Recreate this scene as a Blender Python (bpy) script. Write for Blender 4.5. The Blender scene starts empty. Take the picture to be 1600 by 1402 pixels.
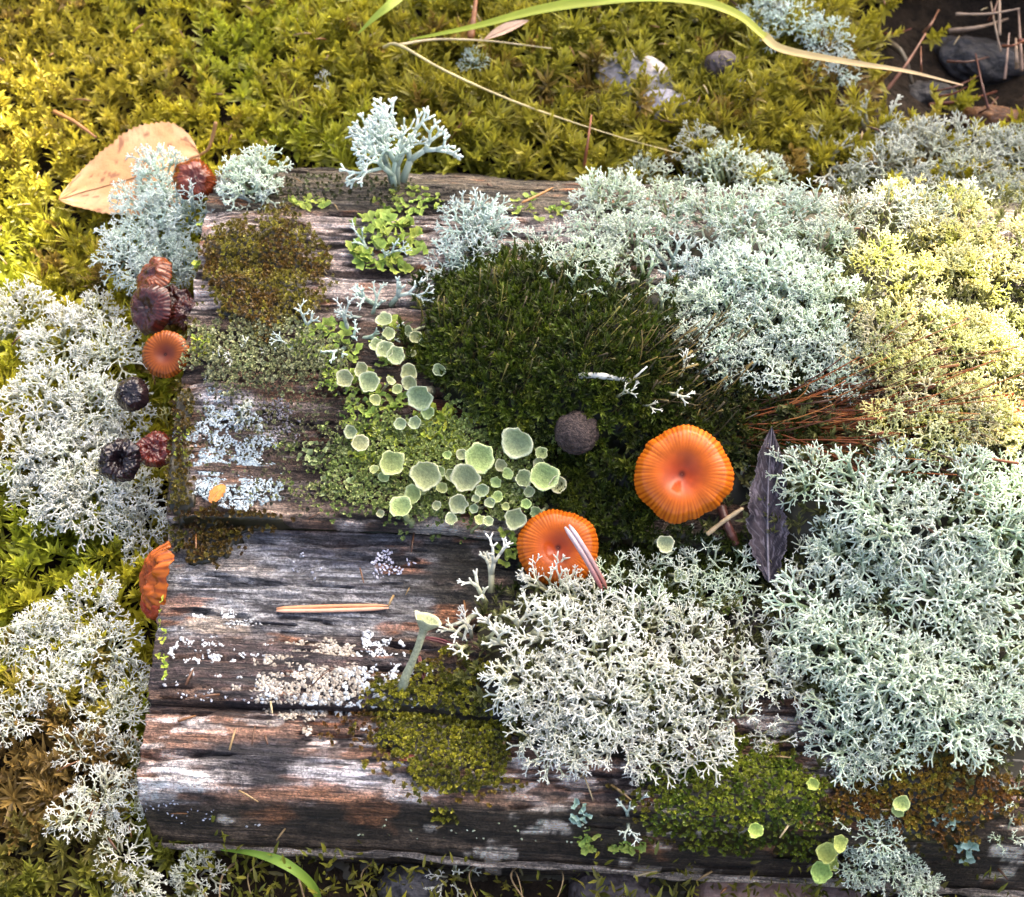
import bpy, math, random
import numpy as np
from mathutils import Vector, Matrix, Euler, Quaternion

# ------------------------------------------------------------------ camera
scene = bpy.context.scene
C = scene.collection
rng = np.random.default_rng(11)
random.seed(5)
D, TH, LENS = 0.36, math.radians(28), 55.4
CT, ST = math.cos(TH), math.sin(TH)
CAM = np.array([0.0, -D * ST, D * CT])
cd = bpy.data.cameras.new('camera'); cam = bpy.data.objects.new('camera', cd); C.objects.link(cam)
cam.location = CAM; cam.rotation_euler = (TH, 0, 0)
cd.lens = LENS; cd.sensor_width = 36; cd.clip_start = 0.005; cd.clip_end = 500
cd.dof.use_dof = True; cd.dof.focus_distance = 0.352; cd.dof.aperture_fstop = 30
scene.camera = cam
# ------------------------------------------------------------------ sky, sun, exposure
SUN_EL, SUN_AZ = math.radians(42), math.radians(35)          # azimuth clockwise from +Y
SUN = np.array([math.sin(SUN_AZ) * math.cos(SUN_EL), math.cos(SUN_AZ) * math.cos(SUN_EL), math.sin(SUN_EL)])
w = bpy.data.worlds.new('World'); scene.world = w; w.use_nodes = True
nt = w.node_tree; bg = nt.nodes['Background']
sky = nt.nodes.new('ShaderNodeTexSky'); sky.sky_type = 'NISHITA'; sky.sun_disc = False
sky.sun_elevation = SUN_EL; sky.sun_rotation = SUN_AZ
sky.dust_density = 8.0; sky.air_density = 0.7; sky.ozone_density = 0.0
nt.links.new(sky.outputs[0], bg.inputs[0]); bg.inputs[1].default_value = 0.15
sl = bpy.data.lights.new('sun', 'SUN'); sun = bpy.data.objects.new('sun', sl); C.objects.link(sun)
sl.energy = 5.0; sl.angle = math.radians(0.53); sl.color = (1.0, 0.92, 0.70)
sun.rotation_euler = Vector(SUN).to_track_quat('Z', 'Y').to_euler(); sun.location = SUN * 5
vs = scene.view_settings; vs.view_transform = 'Standard'; vs.look = 'None'; vs.gamma = 1; vs.use_curve_mapping = False
vs.exposure = 2.4

# ------------------------------------------------------------------ pixel <-> place
K = 36 / LENS / 1600
def ray(px, py):
    tx, ty = (np.asarray(px, float) - 800) * K, -(np.asarray(py, float) - 701) * K
    return np.stack([tx, ty * CT + ST, ty * ST - CT], -1)
def pix(px, py, z=0.0):
    d = ray(px, py); t = (np.asarray(z) - CAM[2]) / d[..., 2]
    return CAM + d * t[..., None]
def to_px(P):
    q = np.asarray(P, float) - CAM
    x, y, z = q[..., 0], q[..., 1] * CT + q[..., 2] * ST, -q[..., 1] * ST + q[..., 2] * CT
    return 800 + x / -z / K, 701 - y / -z / K
def mpp(P):                                                    # metres per photo pixel at P
    q = np.asarray(P, float) - CAM
    return (q[..., 1] * ST - q[..., 2] * CT) * K

# ------------------------------------------------------------------ noise
_T = np.random.default_rng(3).random((64, 256, 256))
def vn(x, y, s=0):
    x = np.asarray(x, float); y = np.asarray(y, float)
    xi = np.floor(x).astype(int); yi = np.floor(y).astype(int); fx = x - xi; fy = y - yi
    fx = fx * fx * (3 - 2 * fx); fy = fy * fy * (3 - 2 * fy)
    t = _T[s % 64]; a, b = xi & 255, (xi + 1) & 255; c, d = yi & 255, (yi + 1) & 255
    return (t[a, c] * (1 - fx) + t[b, c] * fx) * (1 - fy) + (t[a, d] * (1 - fx) + t[b, d] * fx) * fy
def fbm(x, y, s=0, o=4):
    r = 0; a = .5; n = 0
    for i in range(o):
        r = r + a * vn(x * 2 ** i + 7.3 * i, y * 2 ** i + 3.1 * i, s + i); n += a; a *= .5
    return r / n
def ss(a, b, x):
    t = np.clip((np.asarray(x, float) - a) / (b - a), 0, 1); return t * t * (3 - 2 * t)
def blob(px, py, cx, cy, rx, ry, edge=.35, rough=.35, s=20):
    d = np.hypot((px - cx) / rx, (py - cy) / ry) + (fbm(px / 30., py / 30., s, 4) - .5) * 2 * rough
    return 1 - ss(1 - edge, 1 + edge, d)

# ------------------------------------------------------------------ meshes
class MB:
    def __init__(s): s.v = []; s.f = []; s.c = []; s.n = 0
    def add(s, V, F, col=(1, 1, 1)):
        V = np.asarray(V, float).reshape(-1, 3); F = np.asarray(F, int).reshape(-1, 3)
        s.v.append(V); s.f.append(F + s.n); s.n += len(V)
        c = np.asarray(col, float)
        s.c.append(np.broadcast_to(c, (len(V), 3)) if c.ndim == 1 else c)
    def mesh(s, name, mat, smooth=True):
        V = np.concatenate(s.v); F = np.concatenate(s.f); Cc = np.concatenate(s.c)
        m = bpy.data.meshes.new(name)
        m.vertices.add(len(V)); m.vertices.foreach_set('co', V.astype(np.float32).ravel())
        m.loops.add(F.size); m.loops.foreach_set('vertex_index', F.astype(np.int32).ravel())
        m.polygons.add(len(F)); m.polygons.foreach_set('loop_start', np.arange(0, F.size, 3, dtype=np.int32))
        m.polygons.foreach_set('use_smooth', np.full(len(F), smooth))
        a = m.color_attributes.new('Col', 'FLOAT_COLOR', 'POINT')
        a.data.foreach_set('color', np.concatenate([Cc, np.ones((len(Cc), 1))], 1).astype(np.float32).ravel())
        m.update(calc_edges=True); m.materials.append(mat)
        return m
    def build(s, name, mat, parent=None, smooth=True):
        return link(name, s.mesh(name, mat, smooth), parent)
def link(name, data, parent=None, loc=None):
    o = bpy.data.objects.new(name, data); C.objects.link(o)
    if parent: o.parent = parent
    if loc is not None: o.location = loc
    return o
def tag(o, label, cat, group=None, kind=None):
    o['label'] = label; o['category'] = cat
    if group: o['group'] = group
    if kind: o['kind'] = kind
    return o
def thing(name, loc, label, cat, group=None, rot=None):
    o = link(name, None, None, loc); o.empty_display_size = .002
    if rot is not None: o.rotation_euler = rot
    return tag(o, label, cat, group)

def grid_faces(nr, nc, wrap=False):
    i, j = np.meshgrid(np.arange(nr - 1), np.arange(nc if wrap else nc - 1), indexing='ij')
    a = i * nc + j; b = i * nc + (j + 1) % nc; c = (i + 1) * nc + (j + 1) % nc; d = (i + 1) * nc + j
    return np.concatenate([np.stack([a, b, c], -1).reshape(-1, 3), np.stack([a, c, d], -1).reshape(-1, 3)])
def tube(P, R, n=6, tip=True):
    P = np.asarray(P, float); R = np.broadcast_to(np.asarray(R, float), (len(P),))
    T = np.gradient(P, axis=0); T /= np.linalg.norm(T, axis=1)[:, None] + 1e-12
    u = np.cross(T[0], (0, 0, 1) if abs(T[0][2]) < .9 else (1, 0, 0)); u /= np.linalg.norm(u)
    a = np.arange(n) * 2 * np.pi / n; V = []
    for k in range(len(P)):
        u = u - T[k] * (u @ T[k]); u /= np.linalg.norm(u); v = np.cross(T[k], u)
        V.append(P[k] + R[k] * (np.cos(a)[:, None] * u + np.sin(a)[:, None] * v))
    V = np.concatenate(V); F = grid_faces(len(P), n, True)
    if tip:
        V = np.concatenate([V, [P[-1] + T[-1] * R[-1] * .7, P[0] - T[0] * R[0] * .3]])
        l = (len(P) - 1) * n; j = np.arange(n); e = len(V)
        F = np.concatenate([F, np.stack([l + j, l + (j + 1) % n, np.full(n, e - 2)], -1),
                            np.stack([(j + 1) % n, j, np.full(n, e - 1)], -1)])
    return V, F
def ribbon(P, W, up=(0, 0, 1), keel=.25, nc=5, th=0.0):
    """a blade along P: width W, keeled cross-section"""
    P = np.asarray(P, float); W = np.broadcast_to(np.asarray(W, float), (len(P),))
    T = np.gradient(P, axis=0); T /= np.linalg.norm(T, axis=1)[:, None]
    S = np.cross(T, np.asarray(up, float)); S /= np.linalg.norm(S, axis=1)[:, None]; N = np.cross(S, T)
    x = np.linspace(-.5, .5, nc)
    V = P[:, None] + S[:, None] * (x[None, :, None] * W[:, None, None]) + N[:, None] * ((np.abs(x) * keel)[None, :, None] * W[:, None, None])
    return V.reshape(-1, 3), grid_faces(len(P), nc)
def spline(pts, n):
    pts = np.asarray(pts, float)
    p = np.concatenate([[2 * pts[0] - pts[1]], pts, [2 * pts[-1] - pts[-2]]]); out = []
    for t in np.linspace(0, len(pts) - 1 - 1e-6, n):
        i = int(t); f = t - i; a, b, c, d = p[i:i + 4]
        out.append(.5 * (2 * b + (c - a) * f + (2 * a - 5 * b + 4 * c - d) * f * f + (3 * b - a - 3 * c + d) * f ** 3))
    return np.array(out)
def frames(N, spin, rng=rng):
    """rotation matrices whose z axis is N (n,3) spun by spin"""
    N = N / np.linalg.norm(N, axis=1)[:, None]
    h = np.where(np.abs(N[:, 2:3]) < .95, np.array([[0, 0, 1.]]), np.array([[1., 0, 0]]))
    X = np.cross(h, N); X /= np.linalg.norm(X, axis=1)[:, None]; Y = np.cross(N, X)
    c, s = np.cos(spin)[:, None], np.sin(spin)[:, None]
    return np.stack([X * c + Y * s, -X * s + Y * c, N], -1)

# ------------------------------------------------------------------ materials
def mk(name):
    m = bpy.data.materials.new(name); m.use_nodes = True; t = m.node_tree
    return m, t, t.nodes['Principled BSDF'], t.nodes['Material Output']
def nd(t, typ, **kw):
    n = t.nodes.new(typ)
    for k, v in kw.items(): setattr(n, k, v)
    return n
def mat_attr(name, rough=.5, spec=.4, transl=0.0, hv=.03, vv=.35, ns=900., bump=0.0, bscale=3000., sss=0.0, coat=0.0, sheen=0):
    m, t, p, out = mk(name)
    a = nd(t, 'ShaderNodeAttribute', attribute_name='Col')
    tc = nd(t, 'ShaderNodeTexCoord'); no = nd(t, 'ShaderNodeTexNoise'); no.inputs['Scale'].default_value = ns; no.inputs['Detail'].default_value = 4
    t.links.new(tc.outputs['Object'], no.inputs['Vector'])
    mr = nd(t, 'ShaderNodeMapRange'); mr.inputs['From Min'].default_value = .25; mr.inputs['From Max'].default_value = .75
    mr.inputs['To Min'].default_value = 1 - vv; mr.inputs['To Max'].default_value = 1 + vv
    t.links.new(no.outputs['Fac'], mr.inputs['Value'])
    oi = nd(t, 'ShaderNodeObjectInfo'); mh = nd(t, 'ShaderNodeMapRange')
    mh.inputs['To Min'].default_value = .5 - hv; mh.inputs['To Max'].default_value = .5 + hv
    t.links.new(oi.outputs['Random'], mh.inputs['Value'])
    hs = nd(t, 'ShaderNodeHueSaturation'); t.links.new(a.outputs['Color'], hs.inputs['Color'])
    t.links.new(mh.outputs[0], hs.inputs['Hue']); t.links.new(mr.outputs[0], hs.inputs['Value'])
    t.links.new(hs.outputs[0], p.inputs['Base Color'])
    p.inputs['Roughness'].default_value = rough; p.inputs['Specular IOR Level'].default_value = spec
    p.inputs['Coat Weight'].default_value = coat; p.inputs['Coat Roughness'].default_value = .06
    if sss:
        p.inputs['Subsurface Weight'].default_value = sss; p.inputs['Subsurface Radius'].default_value = (.002, .001, .0004); p.inputs['Subsurface Scale'].default_value = 1
    if bump:
        b = nd(t, 'ShaderNodeTexNoise'); b.inputs['Scale'].default_value = bscale; b.inputs['Detail'].default_value = 5
        t.links.new(tc.outputs['Object'], b.inputs['Vector'])
        bp = nd(t, 'ShaderNodeBump'); bp.inputs['Strength'].default_value = 1; bp.inputs['Distance'].default_value = bump
        t.links.new(b.outputs['Fac'], bp.inputs['Height']); t.links.new(bp.outputs[0], p.inputs['Normal'])
    if transl:
        tr = nd(t, 'ShaderNodeBsdfTranslucent'); t.links.new(hs.outputs[0], tr.inputs['Color'])
        mx = nd(t, 'ShaderNodeMixShader'); mx.inputs[0].default_value = transl
        t.links.new(p.outputs[0], mx.inputs[1]); t.links.new(tr.outputs[0], mx.inputs[2]); t.links.new(mx.outputs[0], out.inputs['Surface'])
    return m
def mat_lichen(name, base, mid, tip):
    m, t, p, out = mk(name)
    a = nd(t, 'ShaderNodeAttribute', attribute_name='Col')
    r = nd(t, 'ShaderNodeValToRGB'); t.links.new(a.outputs['Fac'], r.inputs[0])
    e = r.color_ramp.elements; e[0].position = 0.02; e[0].color = (*base, 1); e[1].position = .95; e[1].color = (*tip, 1)
    k = e.new(.45); k.color = (*mid, 1)
    oi = nd(t, 'ShaderNodeObjectInfo'); hs = nd(t, 'ShaderNodeHueSaturation')
    for sock, lo, hi in (('Hue', .475, .525), ('Saturation', .7, 1.3), ('Value', .82, 1.12)):
        mr = nd(t, 'ShaderNodeMapRange'); mr.inputs['To Min'].default_value = lo; mr.inputs['To Max'].default_value = hi
        if sock == 'Hue': t.links.new(oi.outputs['Random'], mr.inputs['Value'])
        else:
            mu = nd(t, 'ShaderNodeMath', operation='MULTIPLY'); mu.inputs[1].default_value = {'Saturation': 7.7, 'Value': 13.3}[sock]
            fr = nd(t, 'ShaderNodeMath', operation='FRACT'); t.links.new(oi.outputs['Random'], mu.inputs[0]); t.links.new(mu.outputs[0], fr.inputs[0])
            t.links.new(fr.outputs[0], mr.inputs['Value'])
        t.links.new(mr.outputs[0], hs.inputs[sock])
    t.links.new(r.outputs[0], hs.inputs['Color']); t.links.new(hs.outputs[0], p.inputs['Base Color'])
    p.inputs['Roughness'].default_value = .6; p.inputs['Specular IOR Level'].default_value = .25
    tc = nd(t, 'ShaderNodeTexCoord'); b = nd(t, 'ShaderNodeTexNoise'); b.inputs['Scale'].default_value = 25; b.inputs['Detail'].default_value = 3
    t.links.new(tc.outputs['Object'], b.inputs['Vector'])
    bp = nd(t, 'ShaderNodeBump'); bp.inputs['Strength'].default_value = .6; bp.inputs['Distance'].default_value = .00015
    t.links.new(b.outputs['Fac'], bp.inputs['Height']); t.links.new(bp.outputs[0], p.inputs['Normal'])
    tr = nd(t, 'ShaderNodeBsdfTranslucent'); t.links.new(hs.outputs[0], tr.inputs['Color'])
    mx = nd(t, 'ShaderNodeMixShader'); mx.inputs[0].default_value = .30
    t.links.new(p.outputs[0], mx.inputs[1]); t.links.new(tr.outputs[0], mx.inputs[2]); t.links.new(mx.outputs[0], out.inputs['Surface'])
    return m
def mat_wood(name):
    m, t, p, out = mk(name); a = nd(t, 'ShaderNodeAttribute', attribute_name='Col'); tc = nd(t, 'ShaderNodeTexCoord')
    def noise(sx, sy, sz, detail=4, rough=.6):
        mp = nd(t, 'ShaderNodeMapping', vector_type='TEXTURE'); mp.inputs['Scale'].default_value = (1 / sx, 1 / sy, 1 / sz); mp.inputs['Rotation'].default_value = (0, 0, math.radians(-3.3))
        n = nd(t, 'ShaderNodeTexNoise'); n.inputs['Scale'].default_value = 1; n.inputs['Detail'].default_value = detail; n.inputs['Roughness'].default_value = rough
        t.links.new(tc.outputs['Object'], mp.inputs['Vector']); t.links.new(mp.outputs[0], n.inputs['Vector']); return n.outputs['Fac']
    def rng_(f, a0, a1, b0, b1):
        r = nd(t, 'ShaderNodeMapRange'); r.interpolation_type = 'SMOOTHSTEP'
        for k, v in zip(('From Min', 'From Max', 'To Min', 'To Max'), (a0, a1, b0, b1)): r.inputs[k].default_value = v
        t.links.new(f, r.inputs['Value']); return r.outputs[0]
    def mul(x, y):
        q = nd(t, 'ShaderNodeMath', operation='MULTIPLY'); t.links.new(x, q.inputs[0]); t.links.new(y, q.inputs[1]); return q.outputs[0]
    grain = noise(90, 1300, 700, 5, .65); crack = noise(45, 620, 400, 5, .6); dirt = noise(1500, 1900, 1500, 4, .7); spots = noise(260, 420, 300, 5, .7)
    f = mul(mul(rng_(grain, .34, .66, .40, 2.0), rng_(crack, .36, .44, .25, 1.15)), mul(rng_(dirt, .35, .65, .55, 1.5), rng_(spots, .36, .50, .45, 1.2)))
    mx = nd(t, 'ShaderNodeVectorMath', operation='SCALE'); t.links.new(a.outputs['Color'], mx.inputs[0]); t.links.new(f, mx.inputs['Scale'])
    t.links.new(mx.outputs[0], p.inputs['Base Color']); p.inputs['Roughness'].default_value = .55; p.inputs['Specular IOR Level'].default_value = .45
    bp = nd(t, 'ShaderNodeBump'); bp.inputs['Strength'].default_value = 1; bp.inputs['Distance'].default_value = .0007; t.links.new(f, bp.inputs['Height']); t.links.new(bp.outputs[0], p.inputs['Normal'])
    return m
M_WOOD = mat_wood('weathered_wood')
M_SOIL = mat_attr('forest_soil', rough=.9, spec=.2, hv=0, vv=.6, ns=300, bump=.002, bscale=400)
M_MOSS = mat_attr('feather_moss', rough=.42, spec=.45, transl=.32, hv=0, vv=.25, ns=150)
M_DMOSS = mat_attr('cushion_moss', rough=.5, spec=.35, transl=.22, hv=0, vv=.25, ns=200)
M_GRAN = mat_attr('granular_moss', rough=.38, spec=.55, transl=.2, hv=0, vv=.35, ns=250)
M_SETA = mat_attr('moss_stalks', rough=.35, spec=.5, transl=.2, hv=0, vv=.2)
M_CAP = mat_attr('mushroom_cap', rough=.4, spec=.15, transl=.18, hv=.008, vv=.15, ns=400, coat=.35)
M_CAP.node_tree.nodes['Principled BSDF'].inputs['Coat Roughness'].default_value = .07
M_WETCAP = mat_attr('wet_maroon_cap', rough=.3, spec=.2, hv=.01, vv=.3, ns=500, bump=.00025, bscale=700, coat=.5)
M_BLACKCAP = mat_attr('rotten_cap', rough=.45, spec=.1, hv=.01, vv=.3, ns=500, bump=.0003, bscale=600, coat=.7)
M_STEM = mat_attr('mushroom_stem', rough=.4, spec=.5, transl=.15, hv=.01, vv=.25, ns=600)
M_CUP = mat_attr('cup_lichen', rough=.75, spec=.2, transl=.15, hv=.03, vv=.28, ns=1500, bump=.0004, bscale=2600)
M_SQ = mat_attr('scale_lichen', rough=.55, spec=.35, transl=.2, hv=.02, vv=.2, ns=1200)
M_CRUST = mat_attr('crust_lichen', rough=.8, spec=.2, hv=0, vv=.2, ns=1500, bump=.0001, bscale=6000)
M_LEAF = mat_attr('dry_leaf', rough=.5, spec=.35, transl=.25, hv=0, vv=.1, ns=300, bump=.00012, bscale=1500)
M_DARKLEAF = mat_attr('wet_dark_leaf', rough=.55, spec=.08, hv=0, vv=.35, ns=900, bump=.0002, bscale=2500)
M_NEEDLE = mat_attr('pine_needle', rough=.4, spec=.5, transl=.1, hv=.01, vv=.15, ns=700)
M_GRASS = mat_attr('grass', rough=.4, spec=.4, transl=.3, hv=.01, vv=.12, ns=120)
M_STONE = mat_attr('stone', rough=.55, spec=.5, hv=0, vv=.4, ns=500, bump=.0006, bscale=900)
M_DUNG = mat_attr('fibrous_pellet', rough=.75, spec=.3, hv=0, vv=.45, ns=1400, bump=.0006, bscale=2500)
M_BARK = mat_attr('bark', rough=.85, spec=.2, hv=0, vv=.4, ns=40, bump=.01, bscale=60)
M_TLEAF = mat_attr('tree_leaf', rough=.45, spec=.4, transl=.3, hv=.02, vv=.2, ns=40)
L_WHITE = mat_lichen('lichen_white', (.34, .34, .17), (.62, .63, .47), (.90, .91, .84))
L_MINT = mat_lichen('lichen_mint', (.30, .36, .19), (.54, .63, .46), (.84, .91, .78))
L_BLUE = mat_lichen('lichen_blue', (.27, .35, .26), (.52, .62, .54), (.78, .86, .80))
L_YEL = mat_lichen('lichen_yellow', (.22, .22, .04), (.55, .54, .18), (.86, .83, .44))  # yellow lichen colour, pushed warmer to carry some of the sun patch
L_GREY = mat_lichen('lichen_grey', (.24, .22, .13), (.46, .48, .36), (.68, .71, .62))

# ------------------------------------------------------------------ ground heights and the log's profile
AX = math.radians(-3.3); EU = np.array([math.cos(AX), math.sin(AX)]); EV = np.array([-math.sin(AX), math.cos(AX)])
def uv(P): return np.asarray(P)[..., 0] * EU[0] + np.asarray(P)[..., 1] * EU[1], np.asarray(P)[..., 0] * EV[0] + np.asarray(P)[..., 1] * EV[1]
ST_ = [(262, -30), (268, -15), (284, -6), (315, -3.6), (332, -2.4), (345, -.4), (395, .2), (430, -1.2), (445, .4), (470, -.8), (500, .5), (600, 1.6), (700, 1.2), (770, .9),
       (800, .2), (816, -1.2), (830, -5.2), (860, -6), (900, -5.6), (950, -5.4), (985, -4.6), (1040, -3.6), (1090, -4.2), (1106, -5), (1113, -9), (1121, -5.4),
       (1160, -4.6), (1200, -3.9), (1238, -4.6), (1252, -6.2), (1262, -9), (1290, -16), (1318, -23), (1326, -26)]
PV = np.array([uv(pix(450, p, z / 1000))[1] for p, z in ST_])[::-1]; PZ = np.array([z / 1000 for p, z in ST_])[::-1]
def vrow(py): return float(np.interp(-py, [-p for p, z in ST_][::-1], PV))
_a, _b = pix(322, 320, -.003), pix(222, 1300, -.015)
(UA, VA), (UB, VB) = uv(_a), uv(_b)
def u_end(v): return UA + (UB - UA) * (v - VA) / (VB - VA)
V0, V1 = PV[0], PV[-1]
def wob(u): return .0009 * (vn(u / .018, u * 0 + .5, 31) - .5) * 2
MOUNDS = []
def add_mound(px, py, rx, ry, h):
    p = pix(px, py, .002); m = mpp(p); MOUNDS.append((p[0], p[1], rx * m, ry * m / .86, h))
add_mound(885, 545, 215, 165, .010); add_mound(1060, 640, 220, 140, .006); add_mound(1230, 430, 230, 190, .006); add_mound(1450, 800, 260, 420, .012); add_mound(960, 1030, 240, 150, .006)
def Hlog(x, y):
    u = x * EU[0] + y * EU[1]; v = x * EV[0] + y * EV[1]
    return np.interp(v - wob(u), PV, PZ) + .0016 * (fbm(u / .05, v / .012, 40, 2) - .5)
def mound(x, y):
    z = x * 0.0
    for cx, cy, rx, ry, h in MOUNDS: z = z + h * np.clip(1 - ((x - cx) / rx) ** 2 - ((y - cy) / ry) ** 2, 0, 1) ** .7
    return z
_h = pix(1520, 90, -.05)
def Gnd(x, y):
    r = np.hypot(x, y); near = 1 - ss(.4, 1.2, r)
    z = -.034 + .010 * (fbm(x / .05, y / .05, 45, 3) - .5) * near + .05 * (fbm(x / .9, y / .9, 48, 3) - .5) * ss(.5, 2, r)
    z = z - .022 * np.exp(-(((x - _h[0]) / .035) ** 2 + ((y - _h[1]) / .04) ** 2))
    z = z + .010 * ss(-.07, -.095, x) * ss(.07, .02, y) * near                # litter heaped against the sawn end
    return z
def on_log(x, y, pad=0.0):
    u = x * EU[0] + y * EU[1]; v = x * EV[0] + y * EV[1]
    return (u > u_end(v) - pad) & (v > V0 + .002 - pad) & (v < V1 - .001 + pad)
def surf_z(x, y): return np.where(on_log(x, y), Hlog(x, y) + mound(x, y), Gnd(x, y))
def surf(px, py, lift=0.0):
    """first point of the log top or the ground along the pixel's ray"""
    px = np.asarray(px, float); py = np.asarray(py, float); z = np.full(px.shape, .016); best = None
    hit = np.zeros(px.shape, bool); out = pix(px, py, np.full(px.shape, -.034))
    for zz in np.linspace(.018, -.075, 94):
        p = pix(px, py, np.full(px.shape, zz)); h = surf_z(p[..., 0], p[..., 1])
        new = (~hit) & (h >= zz); out = np.where(new[..., None], np.stack([p[..., 0], p[..., 1], h], -1), out); hit |= new
    out[..., 2] += lift
    return out
_ZS = np.linspace(.018, -.075, 94)
def S(px, py, lift=0.0):
    p = pix(np.full(94, float(px)), np.full(94, float(py)), _ZS); h = surf_z(p[:, 0], p[:, 1]); k = int(np.argmax(h >= _ZS))
    if not (h >= _ZS).any(): k = 60
    return np.array([p[k, 0], p[k, 1], h[k] + lift])
def norm_at(x, y):
    e = .0015; zx = (surf_z(x + e, y) - surf_z(x - e, y)) / (2 * e); zy = (surf_z(x, y + e) - surf_z(x, y - e)) / (2 * e)
    zx = np.clip(zx, -.9, .9); zy = np.clip(zy, -.9, .9)
    N = np.stack([-zx, -zy, np.ones_like(zx)], -1); return N / np.linalg.norm(N, axis=-1)[..., None]

# ------------------------------------------------------------------ ground sheet
def axis(half_near, n, far):
    a = np.linspace(-half_near, half_near, n); b = half_near * (far / half_near) ** (np.arange(1, 22) / 21)
    return np.concatenate([-b[::-1], a, b])
gx = axis(.22, 150, 150.); gy = axis(.24, 160, 150.)
X, Y = np.meshgrid(gx, gy, indexing='ij'); Z = Gnd(X, Y) - .004
Z = np.where(on_log(X, Y, -.004), Z - .02, Z)
n1 = fbm(X / .02, Y / .02, 50, 4)[..., None]
gc = np.array([.010, .007, .005]) * (1 - n1) + np.array([.034, .022, .012]) * n1
b = MB(); b.add(np.stack([X, Y, Z], -1), grid_faces(len(gx), len(gy)), gc.reshape(-1, 3))
o = b.build('ground', M_SOIL); o['kind'] = 'structure'; tag(o, 'dark brown forest soil under the moss and the log', 'ground')

# ------------------------------------------------------------------ the weathered log: four ridges side by side
def lerp(a, b, t): return a + (np.asarray(b) - a) * np.asarray(t)[..., None]
def hc(g, k=1.9): return np.clip((g - .5) * k + .5, 0, 1)
def wood_colour(P, u, v):
    px, py = to_px(P)
    g1 = fbm(u / .012, v / .0011, 1, 4); g2 = fbm(u / .016, v / .0022, 5, 5); g3 = fbm(u / .02, v / .006, 9, 5); f = fbm(u / .0012, v / .0008, 13, 3); iso = fbm(u / .006, v / .003, 17, 5)
    g1, g2, g3, f, iso = hc(g1), hc(g2, 1.7), hc(g3, 1.5), hc(f, 1.5), hc(iso, 1.7)
    c = np.zeros(P.shape) + np.array([.085, .062, .052])
    c = lerp(c, (.02, .016, .016), ss(.5, .72, g2)); c = lerp(c, (.25, .15, .10), ss(.54, .74, g3) * .7)
    c = lerp(c, (.40, .37, .37), ss(.55, .75, g1) * ss(.38, .62, iso) * .75)
    # smooth blue-grey middle plank, darker to the right
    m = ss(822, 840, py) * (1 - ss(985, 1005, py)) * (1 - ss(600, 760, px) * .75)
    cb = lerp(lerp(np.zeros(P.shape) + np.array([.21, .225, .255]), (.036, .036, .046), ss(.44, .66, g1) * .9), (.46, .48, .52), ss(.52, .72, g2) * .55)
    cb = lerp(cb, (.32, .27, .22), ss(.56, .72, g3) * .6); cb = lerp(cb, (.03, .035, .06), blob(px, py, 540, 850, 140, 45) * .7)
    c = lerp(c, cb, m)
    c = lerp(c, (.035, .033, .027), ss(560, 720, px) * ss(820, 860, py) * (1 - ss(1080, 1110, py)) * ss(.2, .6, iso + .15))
    # dark purple-brown plank
    m = ss(985, 1010, py) * (1 - ss(1100, 1120, py))
    cd_ = lerp(np.zeros(P.shape) + np.array([.055, .042, .046]), (.15, .10, .075), ss(.5, .7, g2)); cd_ = lerp(cd_, (.016, .014, .02), ss(.52, .68, g1))
    c = lerp(c, cd_, m * .85)
    # front plank: pale, brown and black streaks
    m = ss(1112, 1120, py) * (1 - ss(1245, 1262, py))
    cf = lerp(np.zeros(P.shape) + np.array([.19, .115, .085]), (.035, .028, .03), ss(.47, .62, g2)); cf = lerp(cf, (.50, .46, .46), ss(.5, .66, g1) * ss(.42, .56, iso))
    cf = lerp(cf, (.03, .03, .038), blob(px, py, 400, 1195, 110, 40)); cf = lerp(cf, (.58, .56, .58), blob(px, py, 285, 1225, 75, 38, .5, .5) * ss(.3, .5, g1))
    cf = lerp(cf, (.36, .37, .42), blob(px, py, 555, 1205, 90, 28, .5, .5) * ss(.35, .5, g1)); cf = lerp(cf, (.36, .19, .12), blob(px, py, 470, 1247, 110, 14, .4, .3) * .9)
    cf = lerp(cf, (.30, .21, .15), blob(px, py, 820, 1270, 90, 26, .5, .5) * .8)
    c = lerp(c, cf, m)
    # rolled dark front edge
    m = ss(1250, 1272, py)
    ce = lerp(np.zeros(P.shape) + np.array([.036, .028, .02]), (.12, .09, .065), ss(.56, .74, g2)); ce = lerp(ce, (.55, .50, .44), ss(.70, .76, g1) * ss(.5, .6, iso))
    c = lerp(c, ce, m)
    # rear ridges: silvery pink
    m = (1 - ss(470, 500, py)) * ss(330, 345, py)
    ct = lerp(np.zeros(P.shape) + np.array([.36, .31, .30]), (.05, .038, .034), ss(.5, .62, g2)); ct = lerp(ct, (.62, .57, .57), ss(.52, .66, g1) * .7)
    c = lerp(c, ct, m * .85); c = lerp(c, (.11, .10, .075), (1 - ss(322, 338, py)) * .8)
    c = lerp(c, (.55, .52, .48), blob(px, py, 760, 825, 120, 11, .4, .3)); c = lerp(c, (.45, .36, .30), blob(px, py, 480, 795, 110, 12, .4, .4) * .8)
    c = lerp(c, (.45, .45, .50), blob(px, py, 340, 628, 60, 18, .4, .5)); c = lerp(c, (.14, .045, .03), blob(px, py, 700, 640, 50, 14))
    c = lerp(c, (.30, .13, .06), ss(.66, .78, fbm(u / .012, v / .003, 26, 3)) * .6)
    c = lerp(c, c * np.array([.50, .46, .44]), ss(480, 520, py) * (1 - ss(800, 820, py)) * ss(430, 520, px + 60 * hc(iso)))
    return np.minimum(c * (.7 + .6 * f)[..., None] * np.array([1.30, 1.20, 1.10]), .75)
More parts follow.
